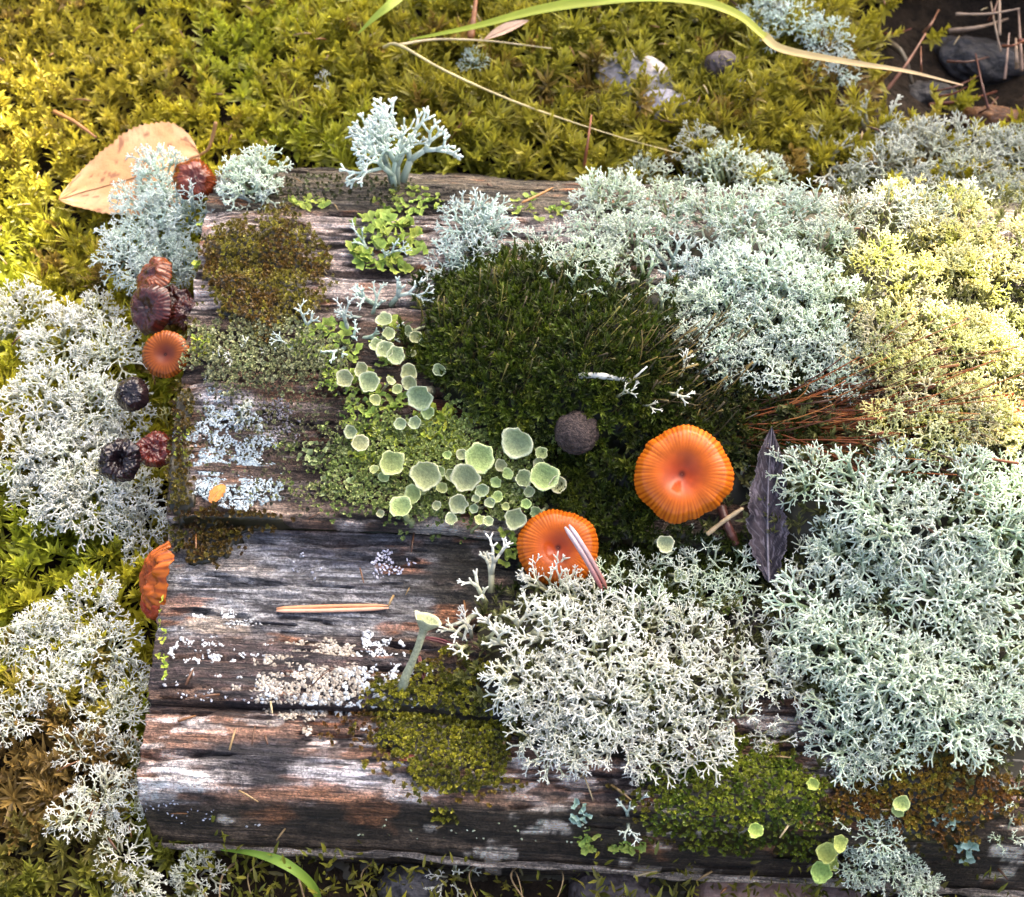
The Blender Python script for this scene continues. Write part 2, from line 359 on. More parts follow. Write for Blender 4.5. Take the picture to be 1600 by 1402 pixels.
log = thing('weathered_log', (*pix(800, 1300, -.02)[:2], -.034), 'grey weathered wooden log with a sawn end and long cracked ridges under the lichens', 'log')
LOGI = np.array(log.location)
def stave(name, va, vb, da, db, mat=M_WOOD, label=None):
    nu, nv = 560, max(8, int((vb - va) / .00036))
    t = np.linspace(0, 1, nu); vv = np.linspace(va, vb, nv)
    UE = u_end(vv)[None, :] + .0011 * (fbm(vv / .002, vv * 0, 33, 3) - .5)[None, :]
    U = UE + (.21 - UE) * t[:, None]; W = wob(U); Vv = vv[None, :] + W
    x = U * EU[0] + Vv * EV[0]; y = U * EU[1] + Vv * EV[1]
    z = Hlog(x, y)
    V_ = Vv - W; gr = fbm(U / .012, V_ / .0011, 1, 4) - .5; g2 = fbm(U / .016, V_ / .0022, 5, 5) - .5; g3 = fbm(U / .03, V_ / .005, 8, 4) - .5
    z = z + .0009 * gr - .0009 * ss(.02, .2, g2) + .0021 * g3 - .0028 * ss(.17, .25, fbm(U / .022, V_ / .0018, 22, 4) - .5) + .0004 * (fbm(U / .0015, V_ / .001, 14, 2) - .5)
    z -= .0025 * ss(.008, 0, U - UE) * (fbm(Vv / .004, Vv / .004, 12, 2))
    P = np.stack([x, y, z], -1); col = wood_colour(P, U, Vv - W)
    
    # skirts down both sides and the sawn end
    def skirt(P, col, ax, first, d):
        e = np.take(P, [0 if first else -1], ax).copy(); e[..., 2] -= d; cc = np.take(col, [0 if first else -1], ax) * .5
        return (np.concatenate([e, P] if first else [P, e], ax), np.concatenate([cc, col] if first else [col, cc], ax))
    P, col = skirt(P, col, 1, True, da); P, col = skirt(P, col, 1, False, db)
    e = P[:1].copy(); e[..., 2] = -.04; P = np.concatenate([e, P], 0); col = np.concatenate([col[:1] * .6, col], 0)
    b = MB(); b.add(P.reshape(-1, 3) - LOGI, grid_faces(P.shape[0], P.shape[1]), col.reshape(-1, 3))
    return b.build(name, mat, log)
r1, r2, r3 = vrow(1113), vrow(822), vrow(474)
stave('wood_ridge', V0, r1 - .0002, .02, .008); stave('wood_ridge', r1 + .0002, r2 - .0002, .008, .008)
stave('wood_ridge', r2 + .0002, r3 - .0002, .010, .006); stave('wood_ridge', r3 + .0002, V1, .006, .004)
# pale splintered lip along the foot of the front edge
u = np.linspace(u_end(V0) + .001, .2, 300); c0 = V0 + wob(u) - .0012 + .0006 * (vn(u / .006, u * 0, 5) - .5)
P = np.stack([u * EU[0] + c0 * EV[0], u * EU[1] + c0 * EV[1], -.0245 + .0006 * (vn(u / .01, u * 0, 6) - .5)], -1)
V, F = tube(P, .0005 + .0006 * vn(u / .004, u * 0, 7), 8); n = fbm(V[:, 0] / .006, V[:, 1] / .0005, 4, 3)[:, None]
b = MB(); b.add(V - LOGI, F, np.array([.10, .075, .055]) * (1 - n) + np.array([.62, .53, .45]) * n); b.build('pale_lip', M_WOOD, log)

# ------------------------------------------------------------------ moss shoots
def leaf6(L, w_, keel, droop):
    V = np.array([[-.25 * w_, 0, 0], [.25 * w_, 0, 0], [-.5 * w_, .42 * L, keel], [0, .45 * L, 0], [.5 * w_, .42 * L, keel], [0, L, droop]])
    return V, np.array([[0, 1, 3], [0, 3, 2], [1, 4, 3], [2, 3, 5], [3, 4, 5]])
def shoot(n, stem, L, w_, a0, a1, lean=.25, seed=0, taper=.5):
    r = np.random.default_rng(seed); Vs, Fs, Cs = [], [], []; k = 0; la = r.uniform(0, 6.28)
    for i in range(n):
        t = i / max(1, n - 1); az = i * 2.39996 + r.normal(0, .25); el = a0 + (a1 - a0) * t + r.normal(0, .14)
        s = (1 - taper * t) * r.uniform(.75, 1.15)
        V, F = leaf6(L * s, w_ * s, w_ * .22, L * s * r.uniform(-.12, .18))
        # +Y is the leaf's run: lift it from horizontal by (90-el), then spin
        e = math.pi / 2 - el; V = V @ np.array([[1, 0, 0], [0, math.cos(e), math.sin(e)], [0, -math.sin(e), math.cos(e)]])
        c, q = math.cos(az), math.sin(az); V = V @ np.array([[c, q, 0], [-q, c, 0], [0, 0, 1]])
        V = V + np.array([math.cos(la) * lean * stem * t * t, math.sin(la) * lean * stem * t * t, stem * t])
        b = r.uniform(.75, 1.2); cc = np.array([.55, .55, .8, .75, .8, 1.1]) * b * (.75 + .35 * t)
        Vs.append(V); Fs.append(F + k); Cs.append(cc); k += 6
    return np.concatenate(Vs), np.concatenate(Fs), np.concatenate(Cs)
def scatter(b, P, N, templs, scale, col, tilt=.35, rg=rng):
    n = len(P); N = N + rg.normal(0, tilt, (n, 3)) * np.array([1, 1, .3]); R = frames(N, rg.uniform(0, 6.28, n))
    sc = np.broadcast_to(np.asarray(scale, float), (n,)); which = rg.integers(0, len(templs), n)
    for k, (V, F, c) in enumerate(templs):
        i = np.where(which == k)[0]
        if not len(i): continue
        W = np.einsum('nij,vj->nvi', R[i], V) * sc[i][:, None, None] + P[i][:, None]
        FF = F[None] + (np.arange(len(i)) * len(V))[:, None, None]
        b.add(W.reshape(-1, 3), FF.reshape(-1, 3), (c[None, :, None] * col[i][:, None, :]).reshape(-1, 3))
FEATHER = [shoot(24, .009, .0048, .0017, 1.25, .45, .5, s) for s in range(8)]
STAR = [shoot(30, .006, .0062, .0008, 1.5, .35, .2, 50 + s, .2) for s in range(5)]
GRAN = [shoot(6, .0006, .0008, .00075, 1.3, .5, .1, 80 + s, .2) for s in range(5)]
CUSH = [shoot(12, .0018, .0021, .00060, 1.25, .25, .2, 100 + s, .2) for s in range(6)]
WISP = [shoot(10, .016, .0036, .0009, .9, .4, .7, 120 + s, .3) for s in range(5)]

def jgrid(x0, x1, y0, y1, s, rg=rng):
    X, Y = np.meshgrid(np.arange(x0, x1, s), np.arange(y0, y1, s), indexing='ij')
    return (X + rg.uniform(-.5, .5, X.shape) * s).ravel(), (Y + rg.uniform(-.5, .5, X.shape) * s).ravel()
def gnd_pts(x0, x1, y0, y1, s):
    x, y = jgrid(x0, x1, y0, y1, s); k = ~on_log(x, y, .001); x, y = x[k], y[k]
    P = np.stack([x, y, Gnd(x, y)], -1); return P, *to_px(P)
P, px, py = gnd_pts(-.19, .19, -.18, .25, .0036)
hollow = blob(px, py, 1530, 90, 200, 150, .3, .4)
vis = (px > -190) & (px < 1800) & (py > -170) & (py < 1560)
front = py > 1300; left = (px < 330) & (py > 330)
nz = fbm(px / 120, py / 120, 55, 4); n2 = fbm(px / 40, py / 40, 58, 3)
col = lerp(np.zeros(P.shape) + np.array([.60, .54, .040]), (.44, .48, .035), ss(.4, .65, nz))
col = lerp(col, (.62, .50, .06), blob(px, py, 30, 120, 240, 260, .5, .3) * .7)
col = lerp(col, (.33, .29, .035), blob(px, py, 1000, 150, 480, 180, .5, .3) * .75)
col = lerp(col, (.25, .14, .04), ss(.62, .75, n2) * .8)
col = lerp(col, (.26, .15, .05), blob(px, py, 70, 1230, 150, 130) * .9)
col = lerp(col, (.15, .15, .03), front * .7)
keep = vis & (rng.random(len(px)) > hollow * .96) & ~(front & (rng.random(len(px)) < .35))
side = left | front
up = np.zeros(P.shape) + np.array([0, 0, 1.]); tl = rng.random(len(px))
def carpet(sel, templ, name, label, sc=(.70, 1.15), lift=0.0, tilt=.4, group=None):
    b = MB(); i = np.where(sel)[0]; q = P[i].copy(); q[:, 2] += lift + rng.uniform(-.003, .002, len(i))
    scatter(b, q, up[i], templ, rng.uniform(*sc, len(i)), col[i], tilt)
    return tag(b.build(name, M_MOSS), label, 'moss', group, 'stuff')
mid = (blob(px, py, 950, 130, 420, 220, .4, .5) > rng.random(len(px)) * 1.2)
carpet(keep & ~side & ~mid, FEATHER, 'moss_carpet', 'yellow-green feather moss carpet covering the ground behind the log')
carpet(keep & ~side & mid & (tl < .72), FEATHER, 'moss_carpet', 'olive feather moss around the grey stone behind the lichens', (.9, 1.5))
carpet(keep & ~side & mid & (tl > .60), STAR, 'star_moss', 'star-shaped olive moss shoots among the feather moss by the grey stone', (.8, 1.35), .003)
carpet(keep & left & (tl < .85), FEATHER, 'moss_carpet', 'yellowish moss under the white lichens at the sawn end of the log')
carpet(keep & left & (tl > .7), STAR, 'star_moss', 'spiky green moss tufts between the white lichens at the sawn end', (.7, 1.1), .002)
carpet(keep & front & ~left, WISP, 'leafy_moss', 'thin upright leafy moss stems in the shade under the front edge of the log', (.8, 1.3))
P, px, py = gnd_pts(-.62, .62, -.5, .75, .013); out = (px < -170) | (px > 1780) | (py < -150) | (py > 1540)
col = lerp(np.zeros(P.shape) + np.array([.30, .26, .02]), (.15, .15, .015), fbm(px / 300, py / 300, 57, 3)); up = np.zeros(P.shape) + np.array([0, 0, 1.])
carpet(out & (np.hypot(P[:, 0], P[:, 1]) > .12), FEATHER, 'moss_carpet', 'coarse moss spreading over the forest floor away from the log', (2.2, 3.6))

# ------------------------------------------------------------------ moss patches on the log (with a dark bed under the shoots)
def patch(name, label, cx, cy, rx, ry, s, templ, cols, mat, sc=(.8, 1.25), edge=.25, rough=.5, seed=60, tilt=.35, bedc=(.03, .025, .01), cat='moss', ecol=None, bed=True, avoid=lambda a, c: a < -9e9):
    p = S(cx, cy); m = mpp(p); hx, hy = rx * m * 1.7, ry * m * 1.9
    x, y = jgrid(p[0] - hx, p[0] + hx, p[1] - hy, p[1] + hy, s); q = np.stack([x, y, surf_z(x, y)], -1)
    a, c = to_px(q); k = blob(a, c, cx, cy, rx, ry, edge, rough, seed); sel = (k > rng.random(len(k)) * .9 + .05) & on_log(x, y, .002) & ~avoid(a, c)
    q, a, c, k = q[sel], a[sel], c[sel], k[sel]; N = norm_at(q[:, 0], q[:, 1])
    nz = fbm(a / 28, c / 28, seed + 3, 4); n2 = rng.random(len(a))
    col = lerp(np.zeros(q.shape) + np.array(cols[0]), cols[1], ss(.35, .65, nz)); col = lerp(col, cols[2], ss(.55, .9, n2) * ss(.3, .7, fbm(a / 14, c / 14, seed + 9, 3)))
    if ecol is not None: col = lerp(col, ecol, 1 - ss(.2, .8, k))
    q[:, 2] += rng.uniform(0, .0006, len(q)) + .0012 * k
    b = MB(); scatter(b, q, N, templ, rng.uniform(*sc, len(q)), col, tilt)
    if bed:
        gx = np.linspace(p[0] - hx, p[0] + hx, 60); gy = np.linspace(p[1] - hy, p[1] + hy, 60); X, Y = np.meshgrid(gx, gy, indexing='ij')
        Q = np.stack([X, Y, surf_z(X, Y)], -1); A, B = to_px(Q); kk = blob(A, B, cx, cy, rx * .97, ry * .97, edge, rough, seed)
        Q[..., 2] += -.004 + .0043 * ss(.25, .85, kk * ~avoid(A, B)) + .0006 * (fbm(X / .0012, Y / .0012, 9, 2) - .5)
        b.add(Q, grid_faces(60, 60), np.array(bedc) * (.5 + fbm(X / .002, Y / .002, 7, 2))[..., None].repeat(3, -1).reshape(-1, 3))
    return tag(b.build(name, mat), label, cat, None, 'stuff')
BR = [(.17, .095, .018), (.24, .20, .024), (.42, .38, .05)]
GN = [(.11, .115, .012), (.26, .25, .020), (.48, .44, .04)]
patch('granular_moss', 'brown-green granular moss patch on the rear corner of the log beside the sawn end', 405, 430, 100, 90, .00082, GRAN, BR, M_GRAN, seed=61, ecol=(.17, .15, .015))
patch('granular_moss', 'olive granular moss mat on the front ridges beside the large white lichen', 690, 1140, 115, 95, .00082, GRAN, GN, M_GRAN, seed=23, rough=.6, ecol=(.20, .13, .02))
patch('granular_moss', 'small olive moss tuft hanging over the front edge below the olive moss mat', 697, 1275, 24, 14, .00085, GRAN, GN, M_GRAN, seed=33)
patch('granular_moss', 'thin orange-brown moss smear left of the olive moss mat', 560, 1145, 60, 28, .0016, GRAN, [(.12, .05, .01), (.19, .10, .015), (.2, .13, .02)], M_GRAN, seed=34, bed=False, rough=.7)
patch('granular_moss', 'deep green granular moss hanging over the front edge below the mint lichens', 1150, 1255, 150, 105, .00082, GRAN, [(.09, .14, .012), (.22, .26, .020), (.44, .46, .05)], M_GRAN, seed=25, ecol=(.15, .11, .012))
patch('granular_moss', 'rusty brown granular moss on the front of the log near the bluish scales', 1460, 1240, 150, 85, .00085, GRAN, [(.20, .088, .018), (.27, .17, .020), (.38, .34, .04)], M_GRAN, seed=27, ecol=(.10, .10, .015))
patch('granular_moss', 'brown dripping moss strip running down the sawn end into the blue-grey ridge', 330, 845, 42, 48, .0009, GRAN, [(.10, .05, .012), (.13, .08, .012), (.18, .14, .02)], M_GRAN, seed=29, rough=.7)
patch('granular_moss', 'brown moss line growing along the crack above the blue-grey ridge', 370, 815, 95, 14, .0009, GRAN, [(.08, .04, .012), (.12, .07, .012), (.18, .14, .02)], M_GRAN, seed=30, rough=.5)
patch('granular_moss', 'rust coloured moss edging the sawn end beside the blue-white crust', 280, 720, 22, 120, .0010, GRAN, [(.09, .05, .012), (.13, .10, .012), (.22, .22, .03)], M_GRAN, seed=31, rough=.6)
patch('granular_moss', 'grey-green moss film on the rear shoulder of the log', 520, 300, 130, 22, .0016, GRAN, [(.05, .05, .02), (.09, .10, .02), (.2, .25, .08)], M_GRAN, seed=35, rough=.7, bed=False)
patch('granular_moss', 'dark green moss under the two orange mushrooms', 1000, 890, 190, 70, .0013, CUSH, [(.03, .045, .006), (.07, .09, .01), (.16, .18, .03)], M_GRAN, seed=36, rough=.5)
patch('cushion_moss', 'dark green cushion moss mound with fine stalks behind the brown pellet', 845, 570, 205, 165, .00140, CUSH, [(.032, .052, .004), (.070, .105, .008), (.14, .17, .015)], M_DMOSS, (.8, 1.3), .2, .35, 37, bedc=(.012, .014, .004), avoid=lambda a, c: (c - 560) > (a - 640) * .90 + 12 * np.sin(a / 17.))
patch('cushion_moss', 'dark moss between the brown pellet and the two orange mushrooms', 945, 775, 120, 62, .0014, CUSH, [(.025, .04, .004), (.05, .07, .006), (.11, .13, .012)], M_DMOSS, (.8, 1.3), .2, .35, 46, bedc=(.012, .012, .004))
patch('cushion_moss', 'dark moss between the large orange mushroom and the mint lichens', 1110, 640, 170, 110, .0016, CUSH, [(.02, .032, .004), (.04, .055, .005), (.09, .10, .010)], M_DMOSS, (.8, 1.3), .2, .4, 38, bedc=(.012, .012, .004))
patch('lichen_litter', 'brown-green litter bed under the mint and yellow lichens on the log', 1440, 760, 300, 460, .0030, CUSH, [(.10, .10, .03), (.16, .17, .05), (.25, .26, .10)], M_DMOSS, (.9, 1.6), .1, .2, 39, bedc=(.035, .03, .014), cat='litter')
patch('lichen_litter', 'brown litter bed under the big white lichen on the front of the log', 950, 1040, 220, 140, .0030, CUSH, [(.10, .10, .03), (.16, .17, .05), (.25, .26, .10)], M_DMOSS, (.9, 1.6), .1, .2, 41, bedc=(.035, .03, .014), cat='litter')

# moss stalks (setae): thin hairs combed up and to the right
def hairs(name, label, n, fpos, fdir, length, r, cols, seed, capsule=.0, lift=.002):
    rg = np.random.default_rng(seed); b = MB(); A, B = fpos(rg, n); Q = surf(A, B)
    for i in range(n):
        d = np.array(fdir(rg, A[i], B[i])); d /= np.linalg.norm(d); L = rg.uniform(*length); side = rg.normal(0, .16, 3)
        t = np.linspace(0, 1, 6)[:, None]
        p = Q[i] + np.array([0, 0, -.001]) + d * L * t + side * L * t * t + np.array([0, 0, rg.uniform(-.35, .05)]) * L * t ** 2.2
        zf = surf_z(p[:, 0], p[:, 1]) + .0007; p[1:, 2] = np.maximum(p[1:, 2], zf[1:])
        rad = r * rg.uniform(.7, 1.3) * np.array([1.1, 1, .95, .9, .85, .7])
        if capsule and rg.random() < capsule: rad[-1] = r * 2.6; rad[-2] = r * .9
        V, F = tube(p, rad, 4); c = np.array(cols[rg.integers(len(cols))]) * rg.uniform(.7, 1.3); b.add(V, F, c)
    return tag(b.build(name, M_SETA), label, 'moss stalks', None, 'stuff')
def ell(cx, cy, rx, ry):
    def f(rg, n):
        t = rg.uniform(0, 6.28, n); q = np.sqrt(rg.uniform(0, 1, n)); return cx + rx * q * np.cos(t), cy + ry * q * np.sin(t)
    return f
hairs('moss_stalks', 'green-brown hair-thin stalks rising from the dark cushion moss mound', 420, ell(830, 545, 180, 110),
      lambda rg, x, y: (.28 + .6 * ss(760, 1050, x) + rg.normal(0, .18), .55 + rg.normal(0, .12), .75), (.006, .012), .00010,
      [(.06, .055, .008), (.11, .09, .012), (.22, .19, .04), (.05, .035, .01)], 71, .25)
hairs('moss_stalks', 'dark slanting stalks in front of the mint lichens behind the large orange mushroom', 300, ell(1080, 630, 150, 95),
      lambda rg, x, y: (.8 + rg.normal(0, .15), .5 + rg.normal(0, .14), .42), (.008, .018), .00013,
      [(.05, .035, .01), (.10, .07, .012), (.20, .14, .03), (.04, .03, .01)], 72, .2)
hairs('moss_stalks', 'rusty orange bundle of moss stalks lying over the pale lichens', 430, ell(1190, 665, 75, 48),
      lambda rg, x, y: (1 + rg.normal(0, .06), -.0045 * (y - 640) + .05 + rg.normal(0, .16), .38), (.018, .042), .00016,
      [(.30, .080, .012), (.22, .055, .010), (.40, .16, .04), (.12, .035, .010), (.07, .028, .01)], 73, .1)
hairs('moss_stalks', 'fine brown stalks fanning over the yellow lichens beyond the orange bundle', 70, ell(1250, 640, 60, 60),
      lambda rg, x, y: (1 + rg.normal(0, .1), .05 + rg.normal(0, .25), .42), (.022, .044), .00016,
      [(.14, .05, .012), (.10, .045, .01), (.22, .10, .03)], 74)

# ------------------------------------------------------------------ reindeer lichens
def podetium(kind, seed):
    r = np.random.default_rng(seed); segs = []
    cfg = dict(dense=(6, .28, .79, .046, .81, .30, (.5, .95)), open=(5, .34, .80, .050, .82, .32, (.5, .95)),
               tree=(7, .26, .80, .052, .80, .22, (.45, .85)), antler=(6, .30, .80, .070, .78, .12, (.45, .85)), head=(6, .36, .72, .058, .78, .42, (.6, 1.0)))[kind]
    lev0, L0, lr, r0, rr, p3, (a0, a1) = cfg
    def grow(p, d, L, rad, lev, t):
        q = r.normal(0, .16, 3); m = p + d * L * .55 + q * L * .25; d2 = d + q * .5 + np.array([0, 0, .06]); d2 /= np.linalg.norm(d2); e = m + d2 * L * .45
        re = rad * rr if lev else rad * .55
        segs.append((np.array([p - d * rad * .3, m, e]), np.array([rad, (rad + re) / 2 * (.95 if lev else 1), re]), t, t + L))
        if not lev: return
        k = 3 if r.random() < p3 else 2
        if lev == 1 and r.random() < .5: k = 3
        h = np.cross(d2, (0, 0, 1) if abs(d2[2]) < .9 else (1, 0, 0)); h /= np.linalg.norm(h); g = np.cross(d2, h); ph = r.uniform(0, 6.28)
        for i in range(k):
            az = ph + i * 6.283 / k + r.normal(0, .25); an = r.uniform(a0, a1) * (.75 if k == 2 else 1)
            c = d2 * math.cos(an) + (h * math.cos(az) + g * math.sin(az)) * math.sin(an)
            nl = lev - 1
            if kind == 'antler' and i and r.random() < .45: nl = max(0, lev - 3)
            elif r.random() < .14 and lev > 1: nl = lev - 2
            grow(e, c, L * lr * r.uniform(.72, 1.2), rad * rr * (1 if i == 0 else .92), max(0, nl), t + L)
    grow(np.zeros(3), np.array([0, 0, 1.]), L0, r0, lev0 - 1, 0)
    ends = np.array([s[0][-1] for s in segs]); sc = 1 / np.percentile(np.linalg.norm(ends, axis=1), 94); tm = max(s[3] for s in segs)
    b = MB()
    for p, rad, ta, tb in segs:
        V, F = tube(p * sc, np.maximum(rad, .0145) * sc, 5); tt = np.linspace(ta, tb, 3) / tm
        b.add(V, F, np.concatenate([np.repeat(tt, 5), [tt[-1], tt[0]]])[:, None].repeat(3, 1))
    return b
POD = {}
def pods(kind, mat, nvar=5):
    if (kind, mat.name) not in POD:
        POD[kind, mat.name] = [podetium(kind, 1000 + hash_(kind) + i).mesh('branch', mat) for i in range(nvar)]
    return POD[kind, mat.name]
def hash_(s): return sum(ord(c) * (i + 3) for i, c in enumerate(s))
lr_ = random.Random(8)
MARKS = [(205, 615, 'close to the glossy black mushroom'), (183, 722, 'close to the crumpled black mushroom'), (60, 560, 'out on the yellowish moss'), (232, 920, 'under the limp orange mushroom'),
         (70, 1230, 'near the brown dead moss'), (210, 1330, 'at the front corner of the log'), (1195, 770, 'near the dark pointed leaf'), (1300, 690, 'near the rusty moss stalks'),
         (1575, 630, 'near the red leaf scraps'), (1460, 1220, 'near the rusty granular moss'), (1400, 1050, 'just above the overhanging tufts'), (1420, 775, 'just below the rusty stalks'), (1330, 250, 'near the dark hollow'), (1370, 180, 'standing against the dark hollow'), (1450, 330, 'bordering the yellow lichens'), (1590, 240, 'beside the rotten wood chunk'), (960, 300, 'on the rear shoulder of the log'),
         (900, 430, 'touching the dark moss mound'), (1210, 470, 'by the slanting dark stalks'), (870, 860, 'under the needle-topped mushroom'), (690, 1110, 'beside the olive moss mat'),
         (700, 960, 'by the lone pale trumpet'), (1080, 1170, 'above the deep green moss'), (1100, 930, 'below the large orange mushroom'), (1560, 420, 'in the sunlight'), (1520, 930, 'away from the dark leaf')]
ADJ = {'dense': 'bushy', 'open': 'loosely branched', 'antler': 'antler-like', 'tree': 'tree-shaped', 'head': 'tight round-headed'}
def cushion(px, py, r, kind, mat, label, group, n=None, maxt=76, lift=0.0, lean=(0, 0), flat=1.0, base=None, Rm=None):
    if '{' in label:
        label = label.format(('small ' if r < 42 else 'large ' if r > 56 else '') + ADJ[kind], min(MARKS, key=lambda m: math.hypot(m[0] - px, m[1] - py))[2])
    p = S(px, py); R = r * mpp(p) * 1.3
    q = pix(px, py, p[2] + lift + .45 * R); z = float(surf_z(q[0], q[1]))
    if p[2] - z > .006 or z - p[2] > .006: q = pix(px, py, p[2] + lift + .3 * R); z = p[2]
    if base: q = S(*base); z = q[2]; R = Rm
    t = thing('reindeer_lichen', (q[0], q[1], z + lift - .0008), label, 'lichen', group)
    n = n or max(4, int(6 + r * .15)); ph = lr_.uniform(0, 6.28); ms = pods(kind, mat)
    for k in range(n):
        ca = 1 - (k + .4) / n * (1 - math.cos(math.radians(maxt))); th = math.acos(ca) + lr_.gauss(0, .07); az = ph + k * 2.39996 + lr_.gauss(0, .2)
        d = Vector((math.sin(th) * math.cos(az) + lean[0], math.sin(th) * math.sin(az) + lean[1], math.cos(th))).normalized()
        o = link('branch', lr_.choice(ms), t, (d.x * .22 * R, d.y * .22 * R, 0))
        o.rotation_euler = (d.to_track_quat('Z', 'Y') @ Quaternion((0, 0, 1), lr_.uniform(0, 6.28))).to_euler()
        s = R * lr_.uniform(.78, 1.1) * (.8 if n > 3 else 1); o.scale = (s, s, s * flat)
    return t
def zone(lst, kind, mat, label, group, **kw):
    for e in lst:
        a = dict(kw); k2, m2 = kind, mat
        if len(e) > 3: a.update(e[3]); k2 = a.pop('kind', kind); m2 = a.pop('mat', mat)
        cushion(e[0], e[1], e[2], k2, m2, label, group, **a)
zone([(30, 480, 48), (95, 530, 55), (165, 545, 52), (60, 610, 62), (135, 625, 62), (30, 690, 52), (100, 700, 66), (165, 690, 48), (60, 770, 48), (130, 770, 62), (195, 770, 50), (185, 630, 42), (225, 820, 44), (150, 490, 40)],
     'dense', L_WHITE, '{} white lichen on the ground, {}', 'white lichens beside the black mushrooms', lift=.009)
zone([(130, 950, 55), (60, 985, 45), (150, 1010, 58), (75, 1060, 50), (195, 1060, 42), (165, 1110, 48), (115, 1165, 36, dict(kind='open')), (190, 1180, 46), (150, 1235, 46, dict(kind='open')), (195, 1260, 38), (180, 1330, 42, dict(kind='open')), (205, 1385, 40), (15, 1110, 45), (20, 1000, 40), (300, 1365, 42, dict(mat=L_GREY)), (110, 1270, 40, dict(kind='open'))],
     'dense', L_WHITE, '{} thin white lichen, {}', 'white lichens at the foot of the sawn end', lift=.007)
zone([(250, 262, 46), (215, 305, 40), (280, 330, 52), (235, 345, 46), (195, 390, 44), (255, 395, 46), (295, 405, 36), (225, 430, 34)],
     'dense', L_BLUE, 'bluish white reindeer lichen growing in front of the fallen tan leaf', 'lichens in front of the tan leaf', lift=.017)
cushion(383, 232, 62, 'head', L_MINT, 'rounded mint lichen head on stout stalks at the rear corner of the log', None, n=14, maxt=62, base=(398, 300), Rm=.0125, lean=(-.1, .35))
cushion(395, 288, 50, 'antler', L_BLUE, 'stout bluish antler-like lichen below the rounded mint lichen head', None, n=4, maxt=50, base=(402, 318), Rm=.010)
cushion(610, 228, 74, 'tree', L_BLUE, 'tall blue-white tree-shaped lichen standing on the rear shoulder of the log', None, n=4, maxt=34, base=(618, 300), Rm=.026, lean=(-.05, .5))
zone([(752, 290, 50, dict(kind='antler', n=4, maxt=42, base=(742, 345), Rm=.0125)), (735, 345, 50), (700, 400, 42), (765, 355, 44), (742, 395, 40)],
     'open', L_BLUE, 'pale blue branching lichen standing on the rear of the log beside the green scales', 'pale blue lichens behind the dark moss mound')
zone([(600, 455, 56, dict(n=2)), (545, 510, 56, dict(n=4)), (590, 385, 45, dict(n=2)), (470, 510, 45, dict(n=2)), (575, 480, 48, dict(n=3))],
     'antler', L_BLUE, 'sparse blue-white antler-like lichen among the green scales', 'sparse lichens among the green scales', maxt=70)
zone([(850, 385, 40, dict(kind='open')), (885, 420, 42, dict(kind='open', n=5)), (955, 305, 58), (1010, 285, 50), (1050, 330, 56), (990, 370, 56), (935, 360, 44), (1060, 400, 60, dict(kind='antler', mat=L_BLUE, n=7)), (1010, 430, 46, dict(kind='antler', n=5)), (1140, 275, 62), (1195, 280, 52), (1110, 330, 52), (1170, 345, 60), (1245, 330, 55), (1290, 370, 50), (1120, 410, 58, dict(mat=L_BLUE)), (1190, 420, 76, dict(kind='head', n=17)), (1265, 440, 62, dict(kind='head', n=14)), (1140, 490, 60), (1210, 505, 66), (1280, 510, 52), (1175, 555, 46), (1085, 470, 50), (1245, 565, 44), (900, 445, 40, dict(kind='antler', n=4)), (960, 455, 42, dict(kind='antler', n=4)), (1035, 480, 46, dict(kind='antler', n=4)), (1090, 530, 44), (1130, 560, 40), (1300, 455, 50), (1310, 540, 50), (920, 400, 44), (1320, 590, 44)],
     'dense', L_MINT, '{} bluish mint lichen cushion on the log, {}', 'mint lichens behind the dark moss mound', lift=.002)
zone([(1300, 235, 55, dict(kind='antler', n=5)), (1365, 185, 56, dict(kind='antler', n=4, lean=(0, .3))), (1395, 255, 56), (1345, 300, 50), (1455, 235, 55), (1500, 225, 48), (1430, 300, 50), (1570, 240, 50), (1520, 270, 50), (1640, 250, 60), (1330, 335, 44), (1385, 330, 46), (1440, 335, 48), (1500, 320, 50), (1560, 305, 50), (1620, 310, 54), (1590, 230, 44), (1410, 215, 40)],
     'open', L_GREY, '{} greyish lichen, {}', 'grey lichens by the dark hollow', lift=.006)
def fill(x0, x1, y0, y1, step, r, avoid=lambda x, y: False):
    out = []; k = 0; y = y0
    while y <= y1:
        x = x0 + (step / 2 if k % 2 else 0)
        while x <= x1:
            a, c = x + lr_.uniform(-.28, .28) * step, y + lr_.uniform(-.28, .28) * step
            if not avoid(a, c): out.append((a, c, r * lr_.uniform(.8, 1.2)))
            x += step
        y += step * .8; k += 1
    return out
zone(fill(1345, 1690, 325, 700, 72, 50, lambda x, y: (x < 1340 + .2 * abs(y - 480)) or (y > 570 and x < 1400)), 'dense', L_YEL,
     '{} yellowish lichen cushion, {}', 'yellow lichens beyond the rusty stalks', lift=.003)
zone(fill(1270, 1690, 745, 1090, 80, 62, lambda x, y: (x < 1262)), 'open', L_MINT,
     '{} pale green lichen cushion on the log, {}', 'green-white lichens beside the dark leaf', lift=.003)
zone([(1345, 1130, 66), (1420, 1130, 56), (1500, 1115, 66), (1560, 1100, 56), (1400, 1165, 44), (1530, 1150, 44), (1315, 1165, 40), (1350, 1185, 36)], 'open', L_MINT,
     'pale green lichen tuft overhanging the rusty moss on the front of the log', 'lichens overhanging the rusty moss', lift=.003)
